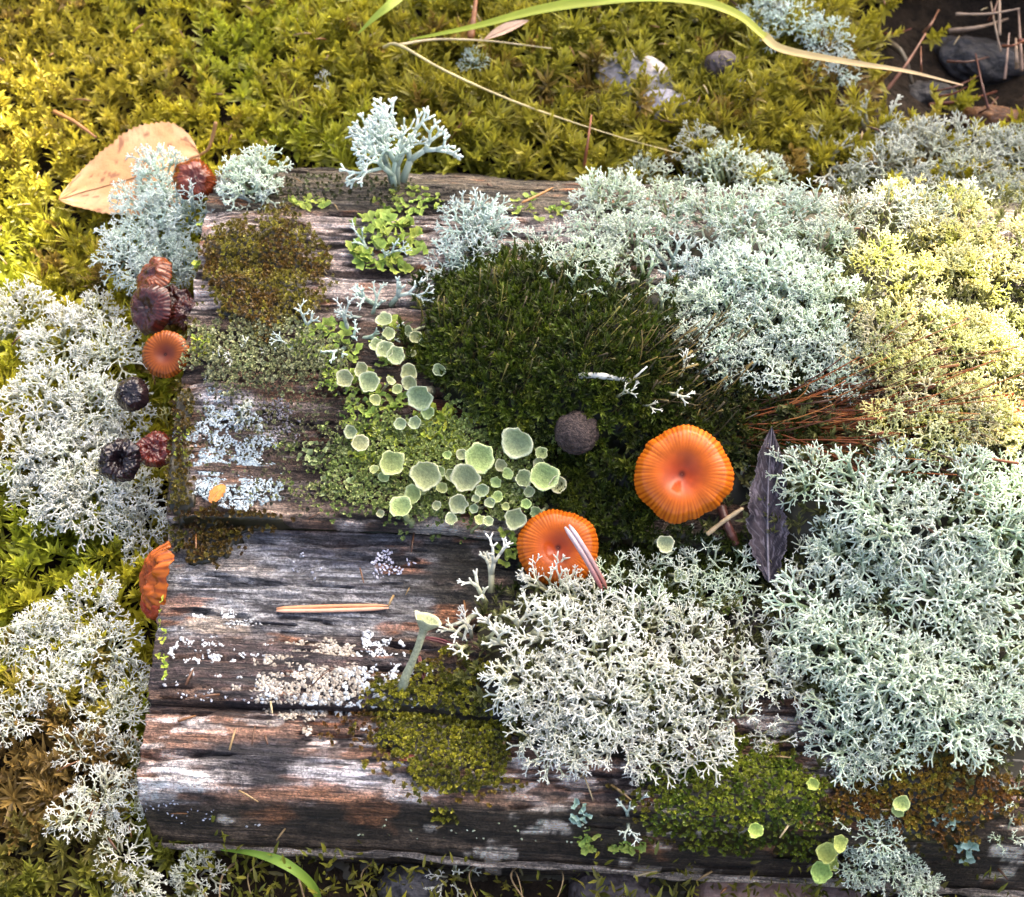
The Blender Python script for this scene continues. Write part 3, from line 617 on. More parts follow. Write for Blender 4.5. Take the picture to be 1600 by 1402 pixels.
zone([(765, 920, 82, dict(kind='antler', n=4)), (735, 990, 64, dict(kind='antler', n=4)), (800, 985, 71, dict(kind='antler', n=5)), (870, 920, 57), (925, 945, 55), (870, 985, 59), (940, 1010, 64), (1005, 970, 55), (820, 1050, 55), (880, 1070, 64), (950, 1080, 64), (1015, 1050, 59), (1075, 1040, 55), (850, 1125, 57), (905, 1140, 57), (870, 1170, 46), (970, 1140, 50), (1030, 1120, 57), (1090, 1110, 57), (1100, 1160, 48), (1020, 1175, 41), (1080, 985, 50)],
     'open', L_WHITE, '{} white lichen in the big front clump, {}', 'white lichens in front of the orange mushrooms', lift=.003, )
zone([(1195, 1010, 46), (1165, 1075, 48, dict(kind='antler', n=4)), (1225, 1070, 44), (1245, 1120, 38, dict(kind='antler', n=3)), (1190, 1130, 36), (1140, 1040, 50, dict(n=8)), (1150, 1110, 46, dict(n=7)), (1235, 1000, 50, dict(n=8)), (1240, 930, 46, dict(n=7)), (1255, 1060, 50, dict(n=8)), (1200, 1055, 48, dict(n=8)), (1260, 860, 40, dict(n=6)), (1175, 965, 40, dict(n=5)), (1215, 1150, 34, dict(n=4)), (1135, 985, 40, dict(n=6))],
     'open', L_WHITE, 'sparse white lichen between the big white lichen and the green-white cushions', 'sparse white lichens on the front of the log', n=6, lift=.003)
zone([(1105, 875, 48), (1150, 880, 44), (1060, 830, 40, dict(kind='antler', n=2)), (1095, 930, 44), (1040, 915, 40), (1010, 890, 36), (985, 915, 40), (1140, 930, 40), (1165, 915, 34), (1235, 715, 36), (1075, 885, 40), (1020, 945, 38), (955, 895, 34)], 'open', L_MINT,
     'open pale lichen between the large orange mushroom and the dark leaf', 'open lichens below the large orange mushroom', n=6, lift=.004)
zone([(1240, 25, 46), (1290, 55, 40), (1312, 100, 34), (1195, 10, 36)], 'dense', L_BLUE, 'small grey-blue lichen tuft in the moss beside the dry grass stalk', 'grey-blue tufts by the dry grass stalk', lift=.008)
cushion(1090, 215, 36, 'dense', L_GREY, 'small greyish lichen tuft in the moss beside the grey stone', None, lift=.008)
cushion(738, 92, 22, 'dense', L_BLUE, 'tiny pale lichen tuft in the moss below the straw bract', None, lift=.008)
cushion(505, 118, 15, 'open', L_WHITE, 'tiny white lichen speck in the open feather moss', None, lift=.009, n=4)
cushion(985, 1272, 36, 'antler', L_BLUE, 'small bluish antler-like lichen on the dark front edge beside green moss', None, n=3, maxt=65)
cushion(1320, 1275, 27, 'open', L_MINT, 'single small pale lichen sprig on the rusty moss', None, n=2, maxt=60)
zone([(1385, 1295, 40), (1350, 1345, 44), (1405, 1350, 44), (1440, 1385, 32)], 'dense', L_MINT, 'pale lichen tuft on the front edge of the log beside the green cup lichens', 'lichens hanging at the front edge', lift=.001)
zone([(298, 322, 34), (262, 298, 30), (318, 330, 26)], 'open', L_BLUE, 'thin bluish sprig reaching in front of the red-brown mushroom', 'sprigs in front of the red-brown mushroom', n=3, lift=.026)
cushion(705, 1362, 42, 'open', L_WHITE, 'white lichen hanging under the pale lip of the log', None, n=6, lift=.004)
cushion(368, 640, 44, 'antler', L_WHITE, 'white spreading lichen sprig on the blue-white crust patch', None, n=4, maxt=88)
cushion(1160, 745, 30, 'antler', L_WHITE, 'small white lichen twig at the edge of the large orange mushroom', None, n=2)
zone([(1585, 1240, 36), (1580, 1300, 30)], 'open', L_MINT, 'small pale lichen at the edge of the rusty moss', 'small lichens on the rusty moss', n=4)
zone([(255, 655, 30), (215, 700, 26), (240, 735, 26)], 'open', L_YEL, 'thin cream lichen sprig around the small red-brown mushroom', 'cream sprigs at the sawn end', n=2, lift=.010)
zone([(375, 545, 30), (340, 560, 26), (420, 540, 26)], 'antler', L_WHITE, 'short white lichen sprig below the brown-green moss on the rear corner', 'short sprigs on the rear corner', n=2, maxt=70)

zone([(1040, 590, 40), (1062, 578, 34)], 'antler', L_WHITE, 'white lichen fragment lying on the dark moss above the brown pellet', 'white fragments on the dark moss', n=1, maxt=80, lean=(.9, .3), lift=.004)
zone([(960, 604, 30), (1000, 615, 26)], 'antler', L_WHITE, 'white lichen fragment beside the pale broken twig on the dark moss', 'white fragments by the broken twig', n=1, maxt=80, lean=(.9, -.5), lift=.003)

# ------------------------------------------------------------------ mushrooms
def axis_rot(ax, spin=0.0): return (Vector(ax).normalized().to_track_quat('Z', 'Y') @ Quaternion((0, 0, 1), spin)).to_euler()
def cap_mesh(b, R, h, dep, ribs, c_in, c_out, c_groove, seed, wave=.05, crump=0.0):
    nr, na = 26, 168; rho = np.linspace(.012, 1, nr)[:, None]; a = np.linspace(0, 2 * np.pi, na, endpoint=False)[None, :]
    ca, sa = np.cos(a), np.sin(a); w1 = fbm(ca * 1.3 + 5, sa * 1.3 + 5, seed, 3) - .5; w2 = fbm(ca * 3 + 9, sa * 3 + 9, seed + 1, 2) - .5
    rib = np.cos(ribs * a + 5 * w2); edge = ss(.35, .95, rho)
    rad = R * rho * (1 + (2.2 * wave * w1 + wave * w2) * rho ** 2 + .010 * rib * ss(.8, 1, rho))
    z = R * (h * (1 - rho ** 3.0) - dep * np.exp(-(rho / .42) ** 2) + .010 * rib * edge + wave * 1.6 * w1 * rho ** 2 - .10 * ss(.82, 1, rho))
    if crump: z = z + R * crump * (fbm(ca * rho * 3 + 3, sa * rho * 3 + 3, seed + 4, 4) - .5) * 2; rad = rad * (1 + crump * .5 * (fbm(ca * 2 + 2, sa * 2 + 2, seed + 6, 3) - .5))
    P = np.stack([rad * ca, rad * sa, z], -1)
    col = lerp(np.zeros(P.shape) + np.array(c_in), c_out, (ss(.1, .95, rho) + 0 * a)); col = lerp(col, c_groove, ss(0, .8, -rib) * edge * .85)
    col = lerp(col, np.array(c_in) * .25, (1 - ss(.03, .12, rho)) + 0 * a)
    col = col * (.8 + .4 * fbm(ca * rho * 4 + 2, sa * rho * 4 + 2, seed + 8, 3))[..., None]
    U = P[::-1].copy(); U[..., 2] -= R * .07 * (1.1 - rho[::-1]) + R * .02; U[..., :2] *= .99
    PP = np.concatenate([P, U]); cc = np.concatenate([col, col[::-1] * .8])
    b.add(PP, grid_faces(2 * nr, na, True), cc.reshape(-1, 3))
def mushroom(px, py, r, ax, zt, label, cols, stemcol, h=.30, dep=.22, ribs=40, seed=1, wave=.05, crump=0.0, mat=M_CAP, sx=1.0, foot=None, group=None, zabs=None):
    zs = S(px, py)[2]; zc = (zs + zt) if zabs is None else zabs
    c = pix(px, py, zc); R = r * mpp(c); axv = Vector(ax).normalized()
    fp = np.array(foot) if foot is not None else np.array([c[0] - axv.x * zt * .9, c[1] - axv.y * zt * .5, 0]); fz = float(surf_z(fp[0], fp[1])) - .002
    t = thing('mushroom', (fp[0], fp[1], fz), label, 'mushroom', group)
    b = MB(); cap_mesh(b, R, h, dep, ribs, *cols, seed, wave, crump)
    o = b.build('cap', mat, t); o.location = Vector(c) - Vector((fp[0], fp[1], fz)) - axv * (R * h * .5); o.rotation_euler = axis_rot(ax, seed); o.scale = (sx, 1, 1)
    g = MB()                                                    # gill blades under the cap
    for k in range(30):
        q = k * 6.2832 / 30; r0, r1 = R * .50, R * .88; zz = lambda x: R * (h * (1 - (x / R) ** 2.2)) - R * .11
        pts = np.array([[r0, 0, zz(r0)], [r1, 0, zz(r1)], [R * .7, 0, zz(R * .7) - R * .12], [r0, 0, zz(r0) - R * .2]])
        ro = np.array([[math.cos(q), math.sin(q), 0], [-math.sin(q), math.cos(q), 0], [0, 0, 1]]); g.add(pts @ ro, [[0, 1, 2], [0, 2, 3]], np.array(cols[1]) * .8)
    g.build('gills', M_STEM, o)
    top = np.array(o.location) + np.array(axv) * (R * (h - dep) - R * .10)
    pts = spline([(0, 0, 0), top * np.array([.2, .25, .5]) + np.array([.0006, .0004, 0]), top * np.array([.75, .75, .85]), top], 12)
    V, F = tube(pts, R * np.linspace(.13, .10, 12) * (1 + .25 * ss(.75, 1, np.linspace(0, 1, 12))), 10); sb = MB(); sb.add(V, F, stemcol); sb.build('stem', M_STEM, t)
    return t
OR = ((.40, .060, .003), (.58, .165, .007), (.28, .042, .002)); ORD = ((.32, .036, .003), (.52, .115, .006), (.24, .030, .002))
mushroom(1067, 740, 77, (-.02, -.40, .92), .011, 'large glossy orange mushroom with grooved margin beside the dark pointed leaf', OR, (.40, .14, .03), .30, .34, 62, 3, .11)
mushroom(872, 855, 62, (-.05, -.32, .94), .010, 'orange mushroom with a pine needle across its cap behind the white lichen', ORD, (.40, .14, .03), .28, .30, 56, 7, .11)
mushroom(257, 553, 38, (-.1, -.35, .93), 0, 'small brown-orange funnel mushroom at the sawn end of the log', ((.12, .018, .004), (.32, .075, .007), (.09, .014, .003)), (.25, .08, .02), .2, .22, 36, 9, .05, foot=(*pix(275, 560, -.03)[:2], 0), zabs=.002)
DR = ((.022, .004, .003), (.060, .009, .005), (.018, .003, .003))
mushroom(236, 428, 36, (-.55, .05, .75), 0, 'dark red mushroom with an orange-red side below the bluish white lichens', ((.05, .006, .006), (.20, .035, .006), (.04, .006, .004)), (.12, .03, .02), .45, .1, 34, 12, .18, .16, M_WETCAP, zabs=-.002, foot=(*pix(262, 440, -.03)[:2], 0))
mushroom(228, 482, 40, (-.45, -.45, .75), 0, 'dark maroon mushroom with a dented centre in the wet cluster', DR, (.12, .03, .02), .42, .2, 36, 14, .14, .14, M_WETCAP, zabs=-.001, foot=(*pix(262, 480, -.03)[:2], 0))
mushroom(268, 470, 36, (.15, .05, .95), 0, 'wet maroon mushroom in the middle of the cluster under the moss corner', DR, (.12, .03, .02), .35, .15, 34, 15, .18, .24, M_WETCAP, zabs=-.005, foot=(*pix(275, 490, -.03)[:2], 0))
mushroom(295, 490, 26, (.3, -.3, .85), 0, 'shrivelled maroon mushroom touching the log in the wet cluster', DR, (.12, .03, .02), .4, .12, 30, 16, .18, .3, M_WETCAP, zabs=-.003, foot=(*pix(296, 500, -.03)[:2], 0))
mushroom(305, 280, 33, (.25, -.35, .85), 0, 'red-brown mushroom behind bluish lichen branches beside the tan leaf', ((.08, .010, .004), (.18, .028, .005), (.06, .009, .004)), (.2, .05, .02), .5, .08, 34, 18, .16, .12, M_WETCAP, zabs=-.003, foot=(*pix(310, 300, -.03)[:2], 0))
BK = ((.008, .004, .005), (.016, .007, .008), (.006, .004, .004))
mushroom(203, 613, 28, (-.05, -.35, .9), 0, 'glossy black round mushroom among the white lichens at the sawn end', BK, (.012, .006, .006), .75, .25, 26, 20, .10, .22, M_BLACKCAP, zabs=.000, foot=(*pix(215, 650, -.03)[:2], 0))
mushroom(183, 720, 35, (-.15, -.45, .85), 0, 'crumpled black mushroom with a collapsed hollow centre at the sawn end', BK, (.012, .006, .006), .5, .55, 22, 22, .16, .34, M_BLACKCAP, zabs=-.001, foot=(*pix(205, 745, -.03)[:2], 0))
mushroom(240, 702, 30, (.05, -.3, .9), 0, 'small red-brown mushroom caged by cream lichen sprigs at the sawn end', ((.07, .008, .005), (.13, .02, .007), (.05, .006, .004)), (.15, .04, .02), .35, .25, 30, 24, .16, .22, M_WETCAP, zabs=-.004, foot=(*pix(250, 715, -.03)[:2], 0))
mushroom(237, 905, 58, (-.88, -.15, .42), 0, 'limp folded orange mushroom hanging on the sawn end of the log', ((.28, .035, .005), (.42, .085, .008), (.18, .025, .004)), (.35, .10, .02), .35, .1, 20, 26, .26, .26, zabs=-.006, sx=.55, foot=(*pix(262, 925, -.03)[:2], 0))
mushroom(234, 950, 26, (-.5, -.6, .55), 0, 'small glossy red-orange mushroom below the limp folded orange one', ((.26, .03, .008), (.42, .08, .012), (.2, .03, .008)), (.3, .08, .02), .5, .05, 20, 28, .15, .1, zabs=-.009, foot=(*pix(256, 950, -.03)[:2], 0))

# ------------------------------------------------------------------ cup lichens
def lathe(prof, n, R, seed, cr=.05):
    a = np.linspace(0, 2 * np.pi, n, endpoint=False); pr = np.array(prof); ww = fbm(np.cos(a) * 2 + 4, np.sin(a) * 2 + 4, seed, 3) - .5
    k = pr[:, 0:1] ** 2; rad = R * pr[:, 0:1] * (1 + cr * 3.2 * ww[None] * k); z = R * (pr[:, 1:2] + .35 * (vn(np.cos(a) * 1.5 + 8, np.sin(a) * 1.5 + 8, seed + 2) - .5)[None] * k)
    return np.stack([rad * np.cos(a), rad * np.sin(a), z + 0 * a], -1).reshape(-1, 3), grid_faces(len(pr), n, True)
CUPS = [(600, 499, 12), (607, 521, 10), (588, 538, 10), (601, 546, 13), (618, 555, 13), (638, 517, 8), (649, 527, 10), (662, 535, 7), (639, 582, 12), (640, 600, 11), (655, 621, 19), (564, 578, 11), (576, 597, 15), (538, 592, 13), (686, 578, 10), (644, 552, 6),
        (668, 645, 10), (625, 662, 9), (648, 660, 10), (548, 675, 10), (563, 693, 13), (613, 724, 19), (808, 692, 22), (749, 716, 21), (727, 748, 21), (849, 744, 21), (842, 724, 10), (872, 757, 13), (645, 772, 14), (625, 792, 17), (716, 788, 14), (805, 811, 16), (818, 748, 13),
        (827, 769, 9), (753, 767, 10), (783, 727, 9), (793, 741, 9), (775, 754, 8), (704, 742, 9), (586, 625, 8), (705, 811, 9), (690, 762, 8), (765, 785, 8), (740, 795, 7), (682, 790, 7), (600, 745, 8)]
def cup(px, py, r, label, group, green=0.0, ax=None, hs=1.0):
    ax = Vector(ax or (lr_.gauss(0, .28), -.40 + lr_.gauss(0, .26), .86)).normalized(); seed = lr_.randrange(50)
    zs = S(px, py)[2]; R0 = r * 1.9e-4 * .5; H = (R0 * 2.0 + .0025) * hs; c = pix(px, py, zs + H); R = r * mpp(c) * 1.05
    base = Vector(c) - ax * H; t = thing('cup_lichen', base, label, 'cup lichen', group, axis_rot(ax, lr_.uniform(0, 6)))
    out_ = np.array([.42, .43, .28]) * (1 - green) + np.array([.36, .46, .07]) * green; ins = np.array([.34, .38, .21]) * (1 - green) + np.array([.42, .54, .10]) * green
    cz = H / R - 1.25; V, F = lathe([(.30, 0), (.36, .35), (.55, .60), (.84, 1.0), (.98, 1.25), (1.04, 1.36), (.95, 1.34), (.80, 1.10), (.56, .84), (.3, .70), (.02, .66)], 22, R, seed, .17)
    V[:, 2] += cz * R; colr = np.repeat(np.array([out_ * .8, out_ * .85, out_ * .9, out_, out_ * 1.15, out_ * 1.5, out_ * 1.45, ins * 1.1, ins, ins * .95, ins * .9]), 22, 0)
    b = MB(); b.add(V, F, colr); b.build('cup', M_CUP, t)
    z1 = (cz + .15) * R; pts = np.array([[lr_.gauss(0, .0002), lr_.gauss(0, .0002), z] for z in np.linspace(-.003, max(z1, .0006), 5)]); pts[-1, :2] = 0
    V, F = tube(pts, R * np.array([.42, .36, .30, .29, .31]), 9); b = MB(); b.add(V, F, out_ * .8); b.build('stalk', M_CUP, t)
    return t
for i, (a, c, r) in enumerate(CUPS):
    up_ = c < 640
    size = 'broad' if r >= 17 else ('medium' if r >= 11 else 'tiny')
    where = 'in the column beside the dark moss mound' if up_ else ('beside the bright green scales' if a < 700 else 'in the cluster between green scales and the orange mushrooms')
    cup(a, c, r, f'{size} pale green cup lichen {where}', 'cup lichens on the middle ridge', .1 if c < 600 else (.35 if lr_.random() < .3 else .05))
for i in range(46):
    a = lr_.uniform(560, 860); c = lr_.uniform(520, 640) if a < 660 and lr_.random() < .4 else lr_.uniform(700, 815)
    if min(math.hypot(a - q[0], c - q[1]) - q[2] for q in CUPS) > 5: CUPS.append((a, c, 6)); cup(a, c, lr_.uniform(5, 9), 'very small frilled cup lichen packed among the lime scales', 'tiny cups among the scales', lr_.uniform(0, .5))
cup(668, 968, 19, 'lone pale trumpet-shaped cup lichen leaning beside the big white lichen', None, 0, (.30, .55, .60), 2.4)
cup(665, 742, 22, 'ragged column-like cup lichen with a blue-grey crusted rim', None, .15, (.1, -.5, .8), 1.15)
for a, c, r in ((1180, 1297, 12), (1270, 1225, 9)): cup(a, c, r, 'small yellow-green cup lichen on the deep green moss', 'cups on the front moss', .8)
for a, c, r in ((1292, 1333, 15), (1283, 1362, 16), (1313, 1318, 12), (1300, 1350, 10)): cup(a, c, r, 'bright green cup lichen in the little group on the front edge', 'cups on the front edge', .7)
for a, c, r in ((1408, 1255, 12), (1403, 1268, 9)): cup(a, c, r, 'pale green cup lichen on the rusty granular moss', 'cups on the rusty moss', .5)
for a, c, r in ((1040, 850, 13), (1062, 900, 10)): cup(a, c, r, 'beige cup lichen on a thick stalk under the large orange mushroom', 'cups under the large mushroom', 0, None, 2.2)

# ------------------------------------------------------------------ green leafy scales
def scale_mesh(seed, c0, c1):
    r = np.random.default_rng(seed); na, nr = 17, 5; a = np.linspace(-1.75, 1.75, na)[None]; rho = np.linspace(.0, 1, nr)[:, None]
    lob = 1 + .22 * np.cos(a * r.integers(3, 6) + r.uniform(0, 6)) + .12 * np.cos(a * 9 + r.uniform(0, 6)); rad = rho * lob
    x = rad * np.sin(a); y = rad * np.cos(a) * .9; z = .30 * rho ** 2 + .16 * rho * np.cos(a * 3 + r.uniform(0, 6)) + .25 * rho
    col = lerp(np.zeros((nr, na, 3)) + np.array(c0), c1, rho ** 2 + 0 * a)
    b = MB(); b.add(np.stack([x, y, z], -1), grid_faces(nr, na), col.reshape(-1, 3)); U = np.stack([x * .98, y * .98, z - .07], -1); b.add(U, grid_faces(nr, na), col.reshape(-1, 3) * .9); return b
SQ = {k: [scale_mesh(200 + i, *c).mesh('scale', M_SQ) for i in range(5)] for k, c in dict(g=((.20, .27, .04), (.42, .52, .10)), y=((.26, .32, .03), (.52, .58, .08)), b=((.20, .30, .20), (.40, .56, .46)), p=((.22, .28, .09), (.46, .52, .24))).items()}
def scales(px, py, rx, ry, n, k, label, sz=(9, 17), group=None):
    p = S(px, py); t = thing('scale_lichen', p, label, 'lichen', group); rg = np.random.default_rng(int(px * 7 + py))
    for i in range(n):
        q = math.sqrt(rg.random()); an = rg.uniform(0, 6.28); s_ = S(px + rx * q * math.cos(an), py + ry * q * math.sin(an)); N = norm_at(s_[0], s_[1]) + rg.normal(0, .3, 3)
        o = link('scale', SQ[k][rg.integers(5)], t, s_ - p + np.array([0, 0, .0005 + .0014 * (1 - q) * rg.random()])); o.rotation_euler = (Vector(N).to_track_quat('Z', 'Y') @ Quaternion((0, 0, 1), rg.uniform(0, 6.28))).to_euler()
        m = mpp(s_) * rg.uniform(*sz) * .85; o.scale = (m, m, m)
for e in [(688, 680, 46, 38, 60, 'y', 'bright yellow-green leafy scale lichen between the cup lichens'), (605, 385, 58, 50, 75, 'g', 'green leafy scale lichen on the rear ridges below the tree-shaped lichen'), (640, 320, 55, 22, 34, 'g', 'small green scales on the rear shoulder behind the pale blue lichens', (6, 11)),
          (510, 545, 50, 36, 50, 'g', 'green leafy scales below the brown-green moss', (8, 14)), (570, 722, 20, 14, 12, 'y', 'bright lime scale rosette beside the broad cup lichen', (12, 18)), (580, 640, 55, 50, 60, 'g', 'pale green scales under the column of cups', (7, 13)),
          (500, 715, 40, 22, 20, 'p', 'pale green scale patch left of the cup lichens', (6, 12)), (800, 860, 36, 28, 26, 'g', 'green scales between the orange mushroom and the white lichen', (7, 13)), (480, 322, 40, 10, 14, 'g', 'thin row of green scales on the rear crack', (7, 12)),
          (310, 380, 12, 45, 18, 'y', 'yellow-green scales lining the moss at the rear corner', (6, 11)), (318, 545, 20, 28, 18, 'y', 'lime scales beside the brown-orange funnel mushroom', (6, 11)), (255, 1000, 9, 60, 16, 'y', 'lime scales edging the sawn end below the limp mushroom', (4, 8)),
          (920, 1320, 18, 20, 14, 'g', 'bright green scales on the dark front edge', (7, 12)), (985, 1328, 36, 10, 16, 'g', 'row of green scales above the pale lip', (6, 11)), (1475, 1272, 18, 18, 8, 'b', 'blue-green scales on the rusty moss', (10, 16)), (1512, 1328, 18, 14, 8, 'b', 'blue-green scales low on the front edge', (10, 15)),
          (790, 760, 80, 42, 80, 'p', 'pale crumbly scales at the feet of the clustered cups', (5, 10)), (660, 785, 70, 30, 60, 'p', 'pale scales along the ledge in front of the cups', (5, 9)), (905, 1270, 16, 18, 12, 'b', 'blue-green scale tuft on the front edge', (5, 9)), (1090, 935, 70, 40, 34, 'g', 'green scales among the open lichens below the large mushroom', (7, 13)),
          (540, 600, 45, 40, 44, 'g', 'lime green scales beside the upper column of cups', (7, 12)), (610, 700, 60, 34, 56, 'y', 'lime leafy scales around the broad cup left of the bright scales', (7, 13)), (740, 770, 80, 36, 70, 'g', 'lime green scales packed between the clustered cups', (6, 12)),
          (560, 760, 70, 26, 44, 'p', 'pale lime scales on the ledge below the pale green scale patch', (5, 10)), (620, 545, 40, 40, 36, 'g', 'green scales under the topmost cups beside the moss mound', (6, 11)), (420, 570, 80, 34, 44, 'p', 'pale lime scales below the brown-green moss corner', (5, 10)),
          (285, 690, 9, 40, 12, 'y', 'lime scales beside the rust coloured moss edge', (5, 9)), (1000, 1105, 90, 40, 24, 'p', 'pale lobed scales inside the big white lichen', (9, 16)), (840, 330, 50, 22, 22, 'g', 'small green scales below the tan needle behind the moss mound', (6, 10))]:
    scales(*e[:7], **(dict(sz=e[7]) if len(e) > 7 else {}))
patch('lichen_granules', 'grey-green powdery granules between the cup lichens', 690, 730, 190, 85, .0008, GRAN, [(.20, .26, .07), (.34, .42, .12), (.50, .56, .24)], M_CRUST, (.6, 1.3), .4, .45, 42, bed=False, cat='lichen')
patch('lichen_granules', 'pale green granules below the brown-green moss corner', 410, 560, 110, 50, .0009, GRAN, [(.20, .21, .10), (.34, .36, .16), (.48, .50, .30)], M_CRUST, (.6, 1.3), .4, .5, 43, bed=False, cat='lichen')
patch('lichen_granules', 'yellowish granule streak on the ledge above the blue-grey ridge', 560, 772, 140, 24, .0010, GRAN, [(.25, .27, .10), (.36, .38, .14), (.48, .50, .22)], M_CRUST, (.4, .8), .5, .8, 44, bed=False, cat='lichen')

patch('lichen_granules', 'dull grey-green grit over the dark middle ridge beside the blue-white crust', 470, 650, 130, 110, .0011, GRAN, [(.07, .06, .04), (.14, .14, .07), (.30, .33, .17)], M_CRUST, (.4, .9), .5, .6, 45, bed=False, cat='lichen')
# ------------------------------------------------------------------ crust lichens on the wood
def crust(px, py, rx, ry, s, label, c0, c1, seed, size=(.00035, .0008), rough=.8, thr=.45):
    s = s * .62; size = (size[0] * .42, size[1] * .52); p = S(px, py); m = mpp(p); rg = np.random.default_rng(seed); x, y = jgrid(p[0] - rx * m * 1.7, p[0] + rx * m * 1.7, p[1] - ry * m * 2, p[1] + ry * m * 2, s, rg)
    q = np.stack([x, y, surf_z(x, y)], -1); a, c = to_px(q); k = blob(a, c, px, py, rx, ry, .4, rough, seed); n2 = fbm(a / 11, c / 11, seed + 5, 3)
    sel = (k > .25) & (n2 + .22 * (fbm(a / 4.5, c / 4.5, seed + 8, 2) - .5) > thr + .03) & on_log(x, y); q = q[sel]; n2 = n2[sel]
    an = np.arange(6) * 1.0472; T = np.concatenate([np.stack([np.cos(an), np.sin(an), 0 * an], -1), np.stack([.75 * np.cos(an + .3), .75 * np.sin(an + .3), 0 * an + .45], -1), [[0, 0, .6]]])
    F = np.concatenate([grid_faces(2, 6, True), [[6 + i, 6 + (i + 1) % 6, 12] for i in range(6)]]); sc = rg.uniform(*size, len(q)); st = rg.uniform(.7, 1.5, len(q))
    R = frames(norm_at(q[:, 0], q[:, 1]) + rg.normal(0, .25, q.shape), rg.uniform(0, 6.28, len(q)))
    W = np.einsum('nij,nvj->nvi', R, T[None] * np.stack([sc * st, sc / st, sc * .5], -1)[:, None]) + q[:, None] + np.array([0, 0, .0001])
    col = lerp(np.zeros(q.shape) + np.array(c0), c1, ss(thr, .75, n2) * rg.uniform(.4, 1.2, len(q))) * rg.uniform(.5, 1.0, (len(q), 1)) ** .8
    b = MB(); b.add(W.reshape(-1, 3), (F[None] + (np.arange(len(q)) * 13)[:, None, None]).reshape(-1, 3), np.repeat(col, 13, 0)); o = b.build('crust_lichen', M_CRUST); o['kind'] = 'stuff'
    tag(o, label, 'lichen')
crust(350, 690, 55, 55, .0007, 'blue-white crust lichen patch under the white spreading sprig', (.34, .42, .46), (.66, .76, .80), 10, thr=.37)
crust(370, 750, 68, 34, .0007, 'pale blue crust lichen patch above the brown crack moss', (.36, .45, .48), (.68, .78, .80), 11, thr=.34)
crust(420, 665, 40, 30, .0009, 'greyish crust lichen beside the blue-white patch', (.16, .15, .17), (.34, .33, .36), 12)
crust(350, 1000, 62, 42, .0009, 'white speckled crust lichen near the sawn end on the dark ridge', (.50, .52, .53), (.80, .82, .82), 13, (.0004, .0009), 1.0, .5)
crust(480, 1060, 80, 60, .0008, 'large beige and white crust lichen on the dark ridge below the tan needle pair', (.34, .29, .23), (.62, .57, .48), 14, (.0005, .0010), .8, .35)
crust(490, 1085, 92, 34, .0009, 'white frilled rim of crust lichen below the beige crust', (.60, .63, .62), (.82, .85, .84), 15, (.0005, .0011), .9, .52)
crust(600, 1065, 55, 60, .0009, 'white crust lichen flakes beside the olive moss mat', (.55, .58, .60), (.82, .85, .86), 16, (.0004, .001), 1.0, .5)
crust(340, 1075, 80, 16, .0011, 'thin white crust flecks along the crack near the sawn end', (.45, .45, .47), (.75, .76, .78), 17, (.0003, .0007), 1.1, .52)
crust(610, 885, 30, 18, .001, 'lilac-white crust spot on the blue-grey ridge', (.45, .45, .55), (.70, .70, .80), 18, (.0003, .0008), .9, .5)
crust(470, 885, 26, 18, .0012, 'faint bluish crust specks near the middle of the blue-grey ridge', (.30, .32, .40), (.55, .58, .66), 19, (.0003, .0006), 1.1, .55)
crust(290, 1272, 60, 16, .0012, 'white crust flecks on the dark front corner', (.45, .45, .52), (.78, .78, .82), 20, (.0003, .0007), 1.2, .52)
crust(370, 1305, 60, 10, .001, 'white crust fringe above the pale lip', (.55, .53, .50), (.82, .80, .76), 21, (.0004, .0008), 1.2, .5)
crust(760, 1300, 160, 14, .0016, 'scattered yellow-white flecks on the dark front edge', (.40, .42, .22), (.72, .74, .50), 22, (.0003, .0007), 1.2, .6)

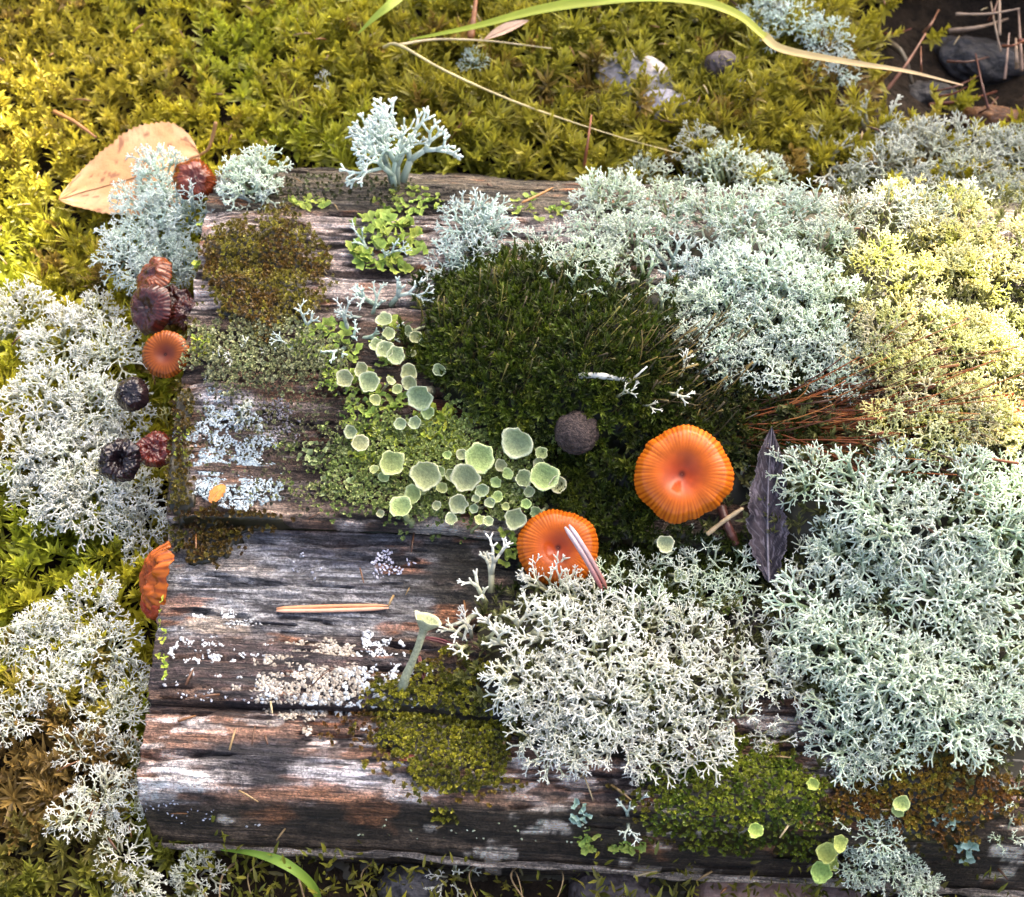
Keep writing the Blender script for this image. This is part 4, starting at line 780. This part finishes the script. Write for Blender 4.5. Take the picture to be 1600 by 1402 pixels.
# ------------------------------------------------------------------ leaves, needles, grass, pellet
def leaf(name, bpx, tpx, zb, zt, half, label, c0, c1, mat, prof, cup_=.12, teeth=22, tooth=.05, skew=0.0, petiole=None, rag=0.0, seed=0, spots=None, vein=(.5, .3, .2), lift=None):
    A = pix(*bpx, zb) if lift is None else S(*bpx, lift); B = pix(*tpx, zt) if lift is None else S(*tpx, lift); ax_ = B - A; L = np.linalg.norm(ax_); d = ax_ / L; n_ = np.array([0, 0, 1.]); sd = np.cross(n_, d); sd /= np.linalg.norm(sd); nn = np.cross(d, sd)
    nt_, nc = 90, 31; t = np.linspace(0, 1, nt_)[:, None]; x = np.linspace(-1, 1, nc)[None]
    wd = half * mpp(A) * prof(t) * (1 + tooth * (((t * teeth) % 1) - .5) * 2 * (np.abs(x) > .85)) * (1 + rag * (fbm(t * 14, np.sign(x) * 3 + 5 + 0 * t, seed, 3) - .5) * 2)
    bow = skew * L * np.sin(t * np.pi)
    vn_ = .5 + .5 * np.cos((t * 11 - np.abs(x) * 2.2) * 6.283); z = cup_ * wd * x ** 2 + .012 * L * (fbm(t * 4 + 0 * x, x * 2 + 0 * t, seed + 2, 3) - .5) * 2 - .0014 * L * vn_ + .02 * L * np.sin(t * 3)
    P = A + d * (t * L + 0 * x)[..., None] + sd * (x * wd + bow)[..., None] + nn * z[..., None]
    col = lerp(np.zeros(P.shape) + np.array(c0), c1, ss(.35, .65, fbm(t * 5 + 0 * x, x * 2.5 + 0 * t, seed + 3, 4))); col = lerp(col, vein, ss(.93, 1, vn_) * .35)
    if spots is not None: col = lerp(col, spots, ss(.66, .74, fbm(t * 16 + 0 * x, x * 9 + 0 * t, seed + 6, 2)) * .85)
    col = lerp(col, np.array(vein), ss(.9, 1, np.abs(x) + 0 * t) * .35)
    th = thing(name, A, label, 'leaf'); b = MB(); b.add(P - A, grid_faces(nt_, nc), col.reshape(-1, 3)); b.add(P - A - nn * .00012, grid_faces(nt_, nc), col.reshape(-1, 3) * .8); b.build('blade', mat, th)
    mid = P[:, nc // 2] - A + nn * .0001; V, F = tube(mid, L * np.linspace(.009, .003, nt_), 6); b = MB(); b.add(V, F, vein); b.build('midrib', mat, th)
    if petiole: V, F = tube(spline([np.zeros(3)] + [pix(a, c, z_) - A for a, c, z_ in petiole], 12), L * np.linspace(.010, .014, 12), 7); b = MB(); b.add(V, F, (.45, .25, .10)); b.build('petiole', mat, th)
    return th
leaf('birch_leaf', (312, 243), (92, 312), -.020, -.024, 92, 'fallen tan leaf with toothed edge and dark spots lying on the moss', (.60, .33, .14), (.68, .43, .22), M_LEAF,
     lambda t: np.clip(np.sin(np.pi * np.clip(t, 0, 1) ** .62), 0, 1) ** .75 * (1 - .15 * t), .10, 26, .035, .03, [(326, 232, -.018), (333, 210, -.015), (337, 192, -.012)], .03, 21, (.26, .10, .05), (.50, .26, .12))
leaf('willow_leaf', (1195, 928), (1199, 690), 0, 0, 31, 'dark purplish pointed leaf with a pale midrib beside the large orange mushroom', (.020, .017, .022), (.055, .044, .05), M_DARKLEAF,
     lambda t: np.clip(np.sin(np.pi * np.clip(t, 0, 1) ** .8), 0, 1) ** .8, .22, 38, .07, .02, None, .32, 24, (.14, .12, .14), (.20, .18, .20), lift=.006)
def needles(name, pts, z, wpx, cols, label, n=2, group=None, off=1.0):
    """a pine needle bundle: n slim half-round needles side by side"""
    Q = np.array([S(a, c, z) for a, c in pts]); Q[:, 2] = np.maximum(Q[:, 2], np.linspace(Q[0, 2], Q[-1, 2], len(Q))); m = mpp(Q[0]); P0 = Q[0].copy(); t = thing(name, P0, label, 'pine needles', group); sp = spline(Q - P0, 16)
    d = sp[-1] - sp[0]; sd = np.cross(d, (0, 0, 1)); sd /= np.linalg.norm(sd); w_ = wpx * m
    for k in range(n):
        f = (k - (n - 1) / 2) * w_ * .95 * off; tt = np.linspace(0, 1, 16); q = sp + sd * (f * (.6 + .5 * np.sin(tt * 3)))[:, None]
        V, F = tube(q, w_ * .5 * np.minimum(1, np.minimum(tt * 9 + .45, (1 - tt) * 7 + .25)), 7); b = MB(); b.add(V, F, cols[k % len(cols)]); b.build('needle', M_NEEDLE, t)
    return t
needles('pine_needles', [(434, 958), (520, 955), (608, 952)], .0010, 6.5, [(.55, .26, .12), (.70, .40, .24)], 'tan pair of pine needles lying on the blue-grey ridge')
needles('pine_needles', [(640, 895), (690, 960)], .0002, 3, [(.06, .02, .02)], 'dark thin needle scrap under the white lichen edge', 1) if False else None
needles('pine_needles', [(665, 1000), (690, 1005), (712, 1014)], .0010, 4, [(.13, .022, .02), (.10, .02, .02)], 'dark red needle pair beside the lone pale trumpet')
needles('pine_needles', [(655, 1030), (660, 1050), (666, 1072)], .0010, 4, [(.14, .025, .02), (.10, .02, .02)], 'dark red needle pair poking from the olive moss mat')
needles('pine_needles', [(815, 336), (838, 326), (864, 312)], .0045, 4, [(.42, .19, .06)], 'single tan needle behind the dark moss mound', 1)
# needle across the orange cap
c0, c1 = pix(886, 822, S(872, 855)[2] + .0155), pix(945, 922, S(872, 855)[2] + .0115); t = thing('pine_needles', c0, 'purplish pine needle pair lying across the smaller orange mushroom', 'pine needles')
for k in (-1, 1):
    tt = np.linspace(0, 1, 14); q = (c1 - c0) * tt[:, None] + np.array([.86, .5, 0]) * (k * .00052) + np.array([0, 0, 1]) * (.0012 * np.sin(tt * 3.1))[:, None]
    V, F = tube(q, .00055 * np.minimum(1, np.minimum(tt * 6 + .4, (1 - tt) * 8 + .3)), 7); b = MB(); b.add(V, F, lerp(np.zeros((len(V), 3)) + np.array([.42, .34, .36]), (.22, .07, .05), np.clip((V[:, 1] - q[0, 1]) / (q[-1, 1] - q[0, 1]) * 1.3 - .2, 0, 1))); b.build('needle', M_NEEDLE, t)
def blade(name, pts, wpx, label, cat, c0, c1, group=None, taper=(.2, 1, .15), mat=M_GRASS, keel=.3):
    Q = np.array([pix(a, c, z) for a, c, z in pts]); P0 = Q[0].copy(); sp = spline(Q - P0, 60); tt = np.linspace(0, 1, 60); W = wpx * mpp(Q[len(Q) // 2]) * np.interp(tt, [0, .45, 1], taper)
    V, F = ribbon(sp, W, (.1, -.35, .93), keel); b = MB(); cc = lerp(np.zeros((60, 3)) + np.array(c0), c1, tt).repeat(5, 0); b.add(V, F, cc); b.add(V - np.array([0, 0, .00015]), F, cc * .9); return tag(b.build_at(name, mat, P0), label, cat, group)
def build_at(s, name, mat, loc): o = s.build(name, mat); o.location = loc; return o
MB.build_at = build_at
blade('grass_blade', [(640, 62, -.018), (740, 42, -.014), (850, 14, -.010), (980, -4, -.006), (1080, 0, -.004), (1150, 22, -.004), (1195, 58, -.006)], 21, 'long light green grass blade bending over the moss behind the log', 'grass', (.36, .42, .04), (.56, .54, .09), None, (.12, .9, .5))
blade('dry_grass_stalk', [(1192, 56, -.0062), (1225, 78, -.007), (1330, 98, -.009), (1420, 112, -.012), (1505, 133, -.016)], 20, 'straw coloured dry grass stalk crossing into the dark hollow', 'grass', (.58, .46, .18), (.62, .46, .26), None, (.8, .5, .08))
blade('grass_blade', [(560, 52, -.010), (585, 28, -.006), (612, 6, -.004), (645, -25, -.006), (690, -70, -.018), (710, -100, -.036)], 18, 'light green grass blade tip arching over the open moss', 'grass', (.40, .50, .06), (.5, .56, .1), None, (.1, .9, .6))
blade('grass_blade', [(345, 1328, -.024), (400, 1334, -.018), (450, 1352, -.016), (492, 1390, -.022), (500, 1440, -.032)], 17, 'bright green grass blade arching out under the front of the log', 'grass', (.20, .34, .04), (.24, .36, .05), None, (.12, 1, .5))
def stem(name, pts, rpx, label, cat, c, group=None, tap=.5, mat=M_NEEDLE):
    Q = np.array([pix(*p) for p in pts]); P0 = Q[0].copy(); sp = spline(Q - P0, 30); V, F = tube(sp, rpx * mpp(P0) * np.linspace(1, tap, 30) * (1 + .25 * (vn(np.arange(30) / 2., np.zeros(30), int(rpx * 10)) - .5)), 7)
    b = MB(); b.add(V, F, np.array(c) * (.6 + .8 * fbm(V[:, 0] / .002, V[:, 1] / .002, 3, 2))[:, None]); return tag(b.build_at(name, mat, P0), label, cat, group)
stem('straw', [(600, 74, -.018), (622, 70, -.014), (690, 108, -.014), (770, 145, -.016), (850, 176, -.018), (960, 212, -.020), (1068, 242, -.022)], 2.7, 'long thin straw slanting across the moss from a pale knot', 'straw', (.55, .46, .22), None, .3)
stem('straw', [(625, 70, -.014), (680, 62, -.016), (760, 64, -.017), (862, 76, -.020)], 2.6, 'fine pale straw branching from the knot below the grass blade', 'straw', (.52, .42, .24), None, .4)
b = leaf('straw_bract', (756, 62), (826, 32), -.013, -.012, 10, 'small pinkish dry bract below the green grass blade', (.52, .36, .24), (.58, .42, .30), M_LEAF, lambda t: np.sin(np.pi * np.clip(t, 0, 1)) ** .8, .3, 5, .02)
for i, (pts, r) in enumerate([([(912, 262, -.024), (918, 225, -.018), (924, 180, -.016)], 3), ([(735, 60, -.02), (740, 30, -.018), (744, -5, -.016)], 6), ([(690, 235, -.026), (712, 205, -.024), (735, 175, -.02)], 2.2), ([(85, 175, -.026), (115, 190, -.022), (150, 215, -.02)], 4)]):
    stem('dead_stem', pts, r, 'thin brown dead stem standing in the moss behind the log', 'stem', (.26, .10, .04), 'dead stems in the moss')
for pts in [[(0, 1292, -.022), (50, 1265, -.018), (112, 1232, -.016)], [(135, 1250, -.026), (150, 1310, -.02), (210, 1398, -.02)], [(0, 1050, -.02), (40, 1040, -.017), (70, 1025, -.016)]]:
    stem('straw', pts, 3, 'pale straw lying among the thin white lichens at the sawn end', 'straw', (.46, .34, .20), 'straws at the sawn end')
rr = random.Random(4)
for i in range(9):
    x = rr.uniform(260, 900); stem('dead_stem', [(x, 1345, -.033), (x + rr.uniform(-30, 30), 1370, -.026), (x + rr.uniform(-50, 50), 1425, -.020)], rr.uniform(1.2, 2.4), 'thin pale dead stem under the front lip of the log', 'stem', (.30, .22, .12), 'dead stems under the front lip')
for i in range(26):
    x, y = rr.uniform(1370, 1620), rr.uniform(5, 190); a = rr.uniform(-.4, 1.9); L = rr.uniform(30, 110); z = -.052 + rr.uniform(0, .016)
    stem('twig', [(x, y, z), (x + L * .5 * math.cos(a), y - L * .5 * math.sin(a) + 4, z + .003), (x + L * math.cos(a), y - L * math.sin(a), z + rr.uniform(-.003, .006))], rr.uniform(1.6, 4.2), 'thin reddish brown twig in the dark hollow', 'twig', rr.choice([(.16, .045, .02), (.10, .035, .02), (.22, .10, .05), (.30, .20, .14)]), 'twigs in the dark hollow')
stem('twig', [(1380, 60, -.05), (1410, 85, -.045), (1425, 130, -.05)], 6, 'grey-brown crooked twig standing at the edge of the dark hollow', 'twig', (.10, .075, .05), None)
stem('twig', [(1127, 792, S(1127, 792)[2] + .003), (1136, 820, S(1136, 820)[2] + .004), (1150, 850, S(1150, 850)[2] + .002)], 8, 'dark red-brown twig stub under the large orange mushroom', 'twig', (.07, .022, .016), None, .8)
stem('twig', [(1105, 835, S(1105, 835)[2] + .004), (1130, 815, S(1130, 815)[2] + .005), (1160, 795, S(1160, 795)[2] + .006)], 4, 'pale tan twig between the large mushroom and the dark leaf', 'twig', (.42, .32, .18), None, .8)
for i, (x, y, dx, dy) in enumerate([(1568, 622, 16, -8), (1580, 640, 14, 6), (1592, 625, 12, 10)]):
    z = S(x, y)[2] + .008; leaf('leaf_scrap', (x, y), (x + dx, y + dy), z, z + .002, 5, 'tiny bright red leaf scrap among the yellow lichens', (.45, .05, .01), (.55, .08, .02), M_LEAF, lambda t: np.sin(np.pi * np.clip(t, 0, 1)) ** .7)['group'] = 'red leaf scraps'
leaf('bark_chip', (330, 790), (352, 762), 0, 0, 11, 'small bright orange chip on the pale blue crust', (.55, .20, .03), (.60, .28, .05), M_LEAF, lambda t: np.sin(np.pi * np.clip(t, 0, 1)) ** .5, .2, 5, .05, rag=.2, lift=.001)['category'] = 'bark chip'
leaf('leaf_scrap', (624, 1192), (652, 1186), 0, 0, 5, 'dark red leaf scrap at the edge of the olive moss mat', (.16, .025, .015), (.22, .04, .02), M_LEAF, lambda t: np.sin(np.pi * np.clip(t, 0, 1)) ** .7, lift=.0015)

# lumps: the pellet and the stones
def lump(name, px, py, r, label, cat, mat, c0, c1, sc=(1, 1, .85), amp=.12, freq=2.5, seed=1, lift=None, fine=.0, group=None, n=56, z0=None, spin=0):
    th = np.linspace(0.001, np.pi - .001, n // 2)[:, None]; ph = np.linspace(0, 2 * np.pi, n, endpoint=False)[None]
    d = np.stack([np.sin(th) * np.cos(ph), np.sin(th) * np.sin(ph), np.cos(th) + 0 * ph], -1)
    q = d * freq + 11; nz = (fbm(q[..., 0] + .6 * q[..., 2], q[..., 1] - .7 * q[..., 2], seed, 4) - .5) * 2
    nf = (fbm(d[..., 0] * 14 + 3 * d[..., 2] + 30, d[..., 1] * 14 + 9 * d[..., 2] + 30, seed + 3, 3) - .5) * 2
    p = S(px, py) if z0 is None else pix(px, py, z0); R = r * mpp(p); V = d * (R * (1 + amp * nz + fine * nf))[..., None] * np.array(sc)
    col = lerp(np.zeros(V.shape) + np.array(c0), c1, ss(-.4, .4, nz * .6 + nf * .7)); b = MB(); b.add(V, grid_faces(n // 2, n, True), col.reshape(-1, 3)); o = b.build(name, mat)
    o.location = (p[0], p[1], p[2] + (R * sc[2] * .6 if lift is None else lift)); o.rotation_euler = (0, 0, spin); return tag(o, label, cat, group)
lump('animal_pellet', 900, 690, 35, 'round fibrous dark brown pellet resting on the dark moss', 'pellet', M_DUNG, (.020, .013, .011), (.065, .046, .040), (1, 1, .95), .04, 2, 4, None, .05, n=80)
lump('stone', 990, 140, 62, 'smooth grey stone half buried in the moss behind the lichens', 'stone', M_STONE, (.20, .19, .20), (.42, .39, .40), (1.1, .75, .6), .10, 1.6, 5, None, z0=-.037, spin=-.4)
lump('stone', 1035, 178, 40, 'bluish stone lying against the smooth grey stone in the moss', 'stone', M_STONE, (.18, .18, .23), (.36, .36, .44), (1.1, .8, .6), .12, 1.8, 6, z0=-.033)
lump('stone', 1160, 160, 40, 'small speckled stone in the moss near the dry grass stalk', 'stone', M_STONE, (.10, .09, .10), (.50, .50, .56), (1.1, .8, .6), .16, 2.5, 7, z0=-.035, fine=.06)
lump('stone', 1125, 112, 26, 'dark cone-like lump in the moss below the bend of the grass', 'stone', M_STONE, (.03, .02, .02), (.07, .05, .05), (1, .9, .9), .16, 2.5, 8, z0=-.030)
lump('stone', 1180, 1400, 90, 'reddish brown stone wedged under the front edge of the log', 'stone', M_STONE, (.24, .14, .11), (.38, .25, .21), (1.1, .7, .5), .12, 1.8, 9, lift=0, z0=-.036)
lump('stone', 1290, 1415, 60, 'pinkish grey stone beside the reddish stone under the log', 'stone', M_STONE, (.30, .20, .18), (.44, .32, .30), (1.1, .7, .5), .12, 1.8, 12, lift=0, z0=-.038)
lump('stone', 640, 1385, 46, 'dark wet stone under the white hanging lichen', 'stone', M_STONE, (.03, .028, .032), (.09, .085, .09), (1.1, .7, .6), .15, 2, 10, lift=0, z0=-.036)
lump('stone', 960, 1395, 60, 'dark speckled stone under the front lip near the reddish stone', 'stone', M_STONE, (.03, .022, .02), (.10, .08, .08), (1.2, .7, .6), .15, 2, 11, lift=0, z0=-.036)
lump('charred_wood', 1530, 95, 62, 'charred black wood chunk in the dark hollow', 'wood', M_STONE, (.012, .011, .012), (.05, .045, .045), (1.2, .6, .5), .22, 3, 13, lift=0, z0=-.058, fine=.05, spin=-.3)
lump('charred_wood', 1450, 150, 40, 'dark wood lump at the edge of the hollow behind the grey lichens', 'wood', M_STONE, (.010, .009, .009), (.035, .03, .028), (1.2, .6, .5), .22, 3, 14, lift=0, z0=-.056, fine=.05)
lump('rotten_wood', 1560, 192, 50, 'orange-brown rotten wood chunk in the dark hollow', 'wood', M_STONE, (.06, .022, .008), (.22, .09, .02), (1.2, .5, .5), .2, 3, 15, lift=0, z0=-.052, fine=.05, spin=-.2)
# white lichen twig lying on the dark moss
b = MB(); base = S(905, 603, .006)
def tw(pts, r0, r1):
    Q = spline([S(a, c, l) - base for a, c, l in pts], 12); V, F = tube(Q, np.linspace(r0, r1, 12) * (1 + .5 * (vn(np.arange(12) * .8, np.zeros(12), int(r0 * 9)) - .5)) * .72 * mpp(base), 7); b.add(V, F, lerp(np.zeros((len(V), 3)) + np.array([.42, .40, .34]), (.66, .68, .60), np.linspace(0, 1, len(V))))
tw([(902, 599, .002), (930, 601, .0035), (965, 604, .003), (1005, 608, .002)], 7.5, 5.5); tw([(985, 606, .003), (998, 599, .0045), (1008, 592, .005)], 3, 2)
o = b.build('broken_twig', mat_attr('white_twig', rough=.6, spec=.3, hv=0, vv=.12)); o.location = base; tag(o, 'pale broken twig lying in the dark moss above the brown pellet', 'twig')

# ------------------------------------------------------------------ unseen sapling added up-sun to shade the log; crown gaps place the sun patches
tc_ = SUN * 1.35; tb = np.array([tc_[0] + .05, tc_[1] + .04]); tz = float(Gnd(tb[0], tb[1]))
tree = thing('added_shade_sapling', (tb[0], tb[1], tz), 'unseen leafy sapling added to shade the log, with crown gaps cut for sun patches', 'tree'); T0 = np.array([tb[0], tb[1], tz])
b = MB(); trunk = spline([(0, 0, -.02), (.01, -.01, .35), (-.01, .01, .75), (.0, .0, 1.1), (.01, 0, 1.42)], 24); V, F = tube(trunk, np.linspace(.013, .004, 24), 10); b.add(V, F, (.45, .42, .38))
rg = np.random.default_rng(9); tips = []
for i in range(26):
    h = rg.uniform(.45, 1.35); p0 = np.array([np.interp(h, trunk[:, 2], trunk[:, 0]), np.interp(h, trunk[:, 2], trunk[:, 1]), h]); a = i * 2.4; L = rg.uniform(.2, .42) * (1.25 - .5 * abs(h - .9))
    q = spline([p0, p0 + np.array([math.cos(a), math.sin(a), .35]) * L * .5, p0 + np.array([math.cos(a), math.sin(a), .45]) * L], 8); V, F = tube(q, np.linspace(.004, .0012, 8), 6); b.add(V, F, (.12, .07, .05)); tips.append(q)
b.build('trunk', M_BARK, tree)
n = 4200; d = rg.normal(0, 1, (n, 3)); d /= np.linalg.norm(d, axis=1)[:, None]; Pc = tc_ - T0 + d * (rg.random(n) ** .45)[:, None] * np.array([.36, .36, .50])
def shadow_px(Pw):
    t = Pw[:, 2] / SUN[2]; return to_px(Pw - SUN * t[:, None])
sx_, sy_ = shadow_px(Pc + T0)
GAPS = [(1500, 460, 200, 300), (0, 60, 120, 150), (1660, 760, 150, 150), (1040, 765, 20, 20)]  # crown leaves left out here so chosen spots catch the sun
lit = np.zeros(n, bool)
for gx_, gy_, grx, gry in GAPS: lit |= (np.hypot((sx_ - gx_) / (grx + 85), (sy_ - gy_) / (gry + 85)) < 1)
Pc = Pc[~lit]; lf = leaf6(.030, .024, .002, -.002); b = MB()
Nn = rg.normal(0, .5, Pc.shape) + SUN * .8; scatter(b, Pc, Nn, [(lf[0] - np.array([0, .012, 0]), lf[1], np.ones(6))], rg.uniform(.8, 1.3, len(Pc)), np.array([.06, .11, .02]) * rg.uniform(.7, 1.4, (len(Pc), 1)), .3, rg)
o = b.build('crown', M_TLEAF, tree); o['kind'] = 'stuff'

# small fallen bits on the moss and lichens
rg = np.random.default_rng(77); b = MB(); A, B = rg.uniform(-60, 1660, 230), rg.uniform(-40, 1440, 230); Q = surf(A, B, .004)
for i in range(230):
    L = rg.uniform(.0015, .0055); a = rg.uniform(0, 6.28); d = np.array([math.cos(a), math.sin(a), rg.normal(0, .25)]) * L; k = ~on_log(Q[i, 0], Q[i, 1]); p = Q[i] + np.array([0, 0, .005 * float(k) - .0032 * float(not k)])
    V, F = tube(np.array([p, p + d * .5 + np.array([0, 0, L * .08]), p + d]), rg.uniform(.00012, .00032) * np.array([1, 1.1, .6]), 5); b.add(V, F, np.array([(.20, .08, .03), (.32, .20, .09), (.10, .04, .02), (.42, .32, .18)][rg.integers(4)]))
tag(b.build('plant_litter', M_NEEDLE), 'tiny brown plant fragments scattered over the moss and the log', 'litter', None, 'stuff')
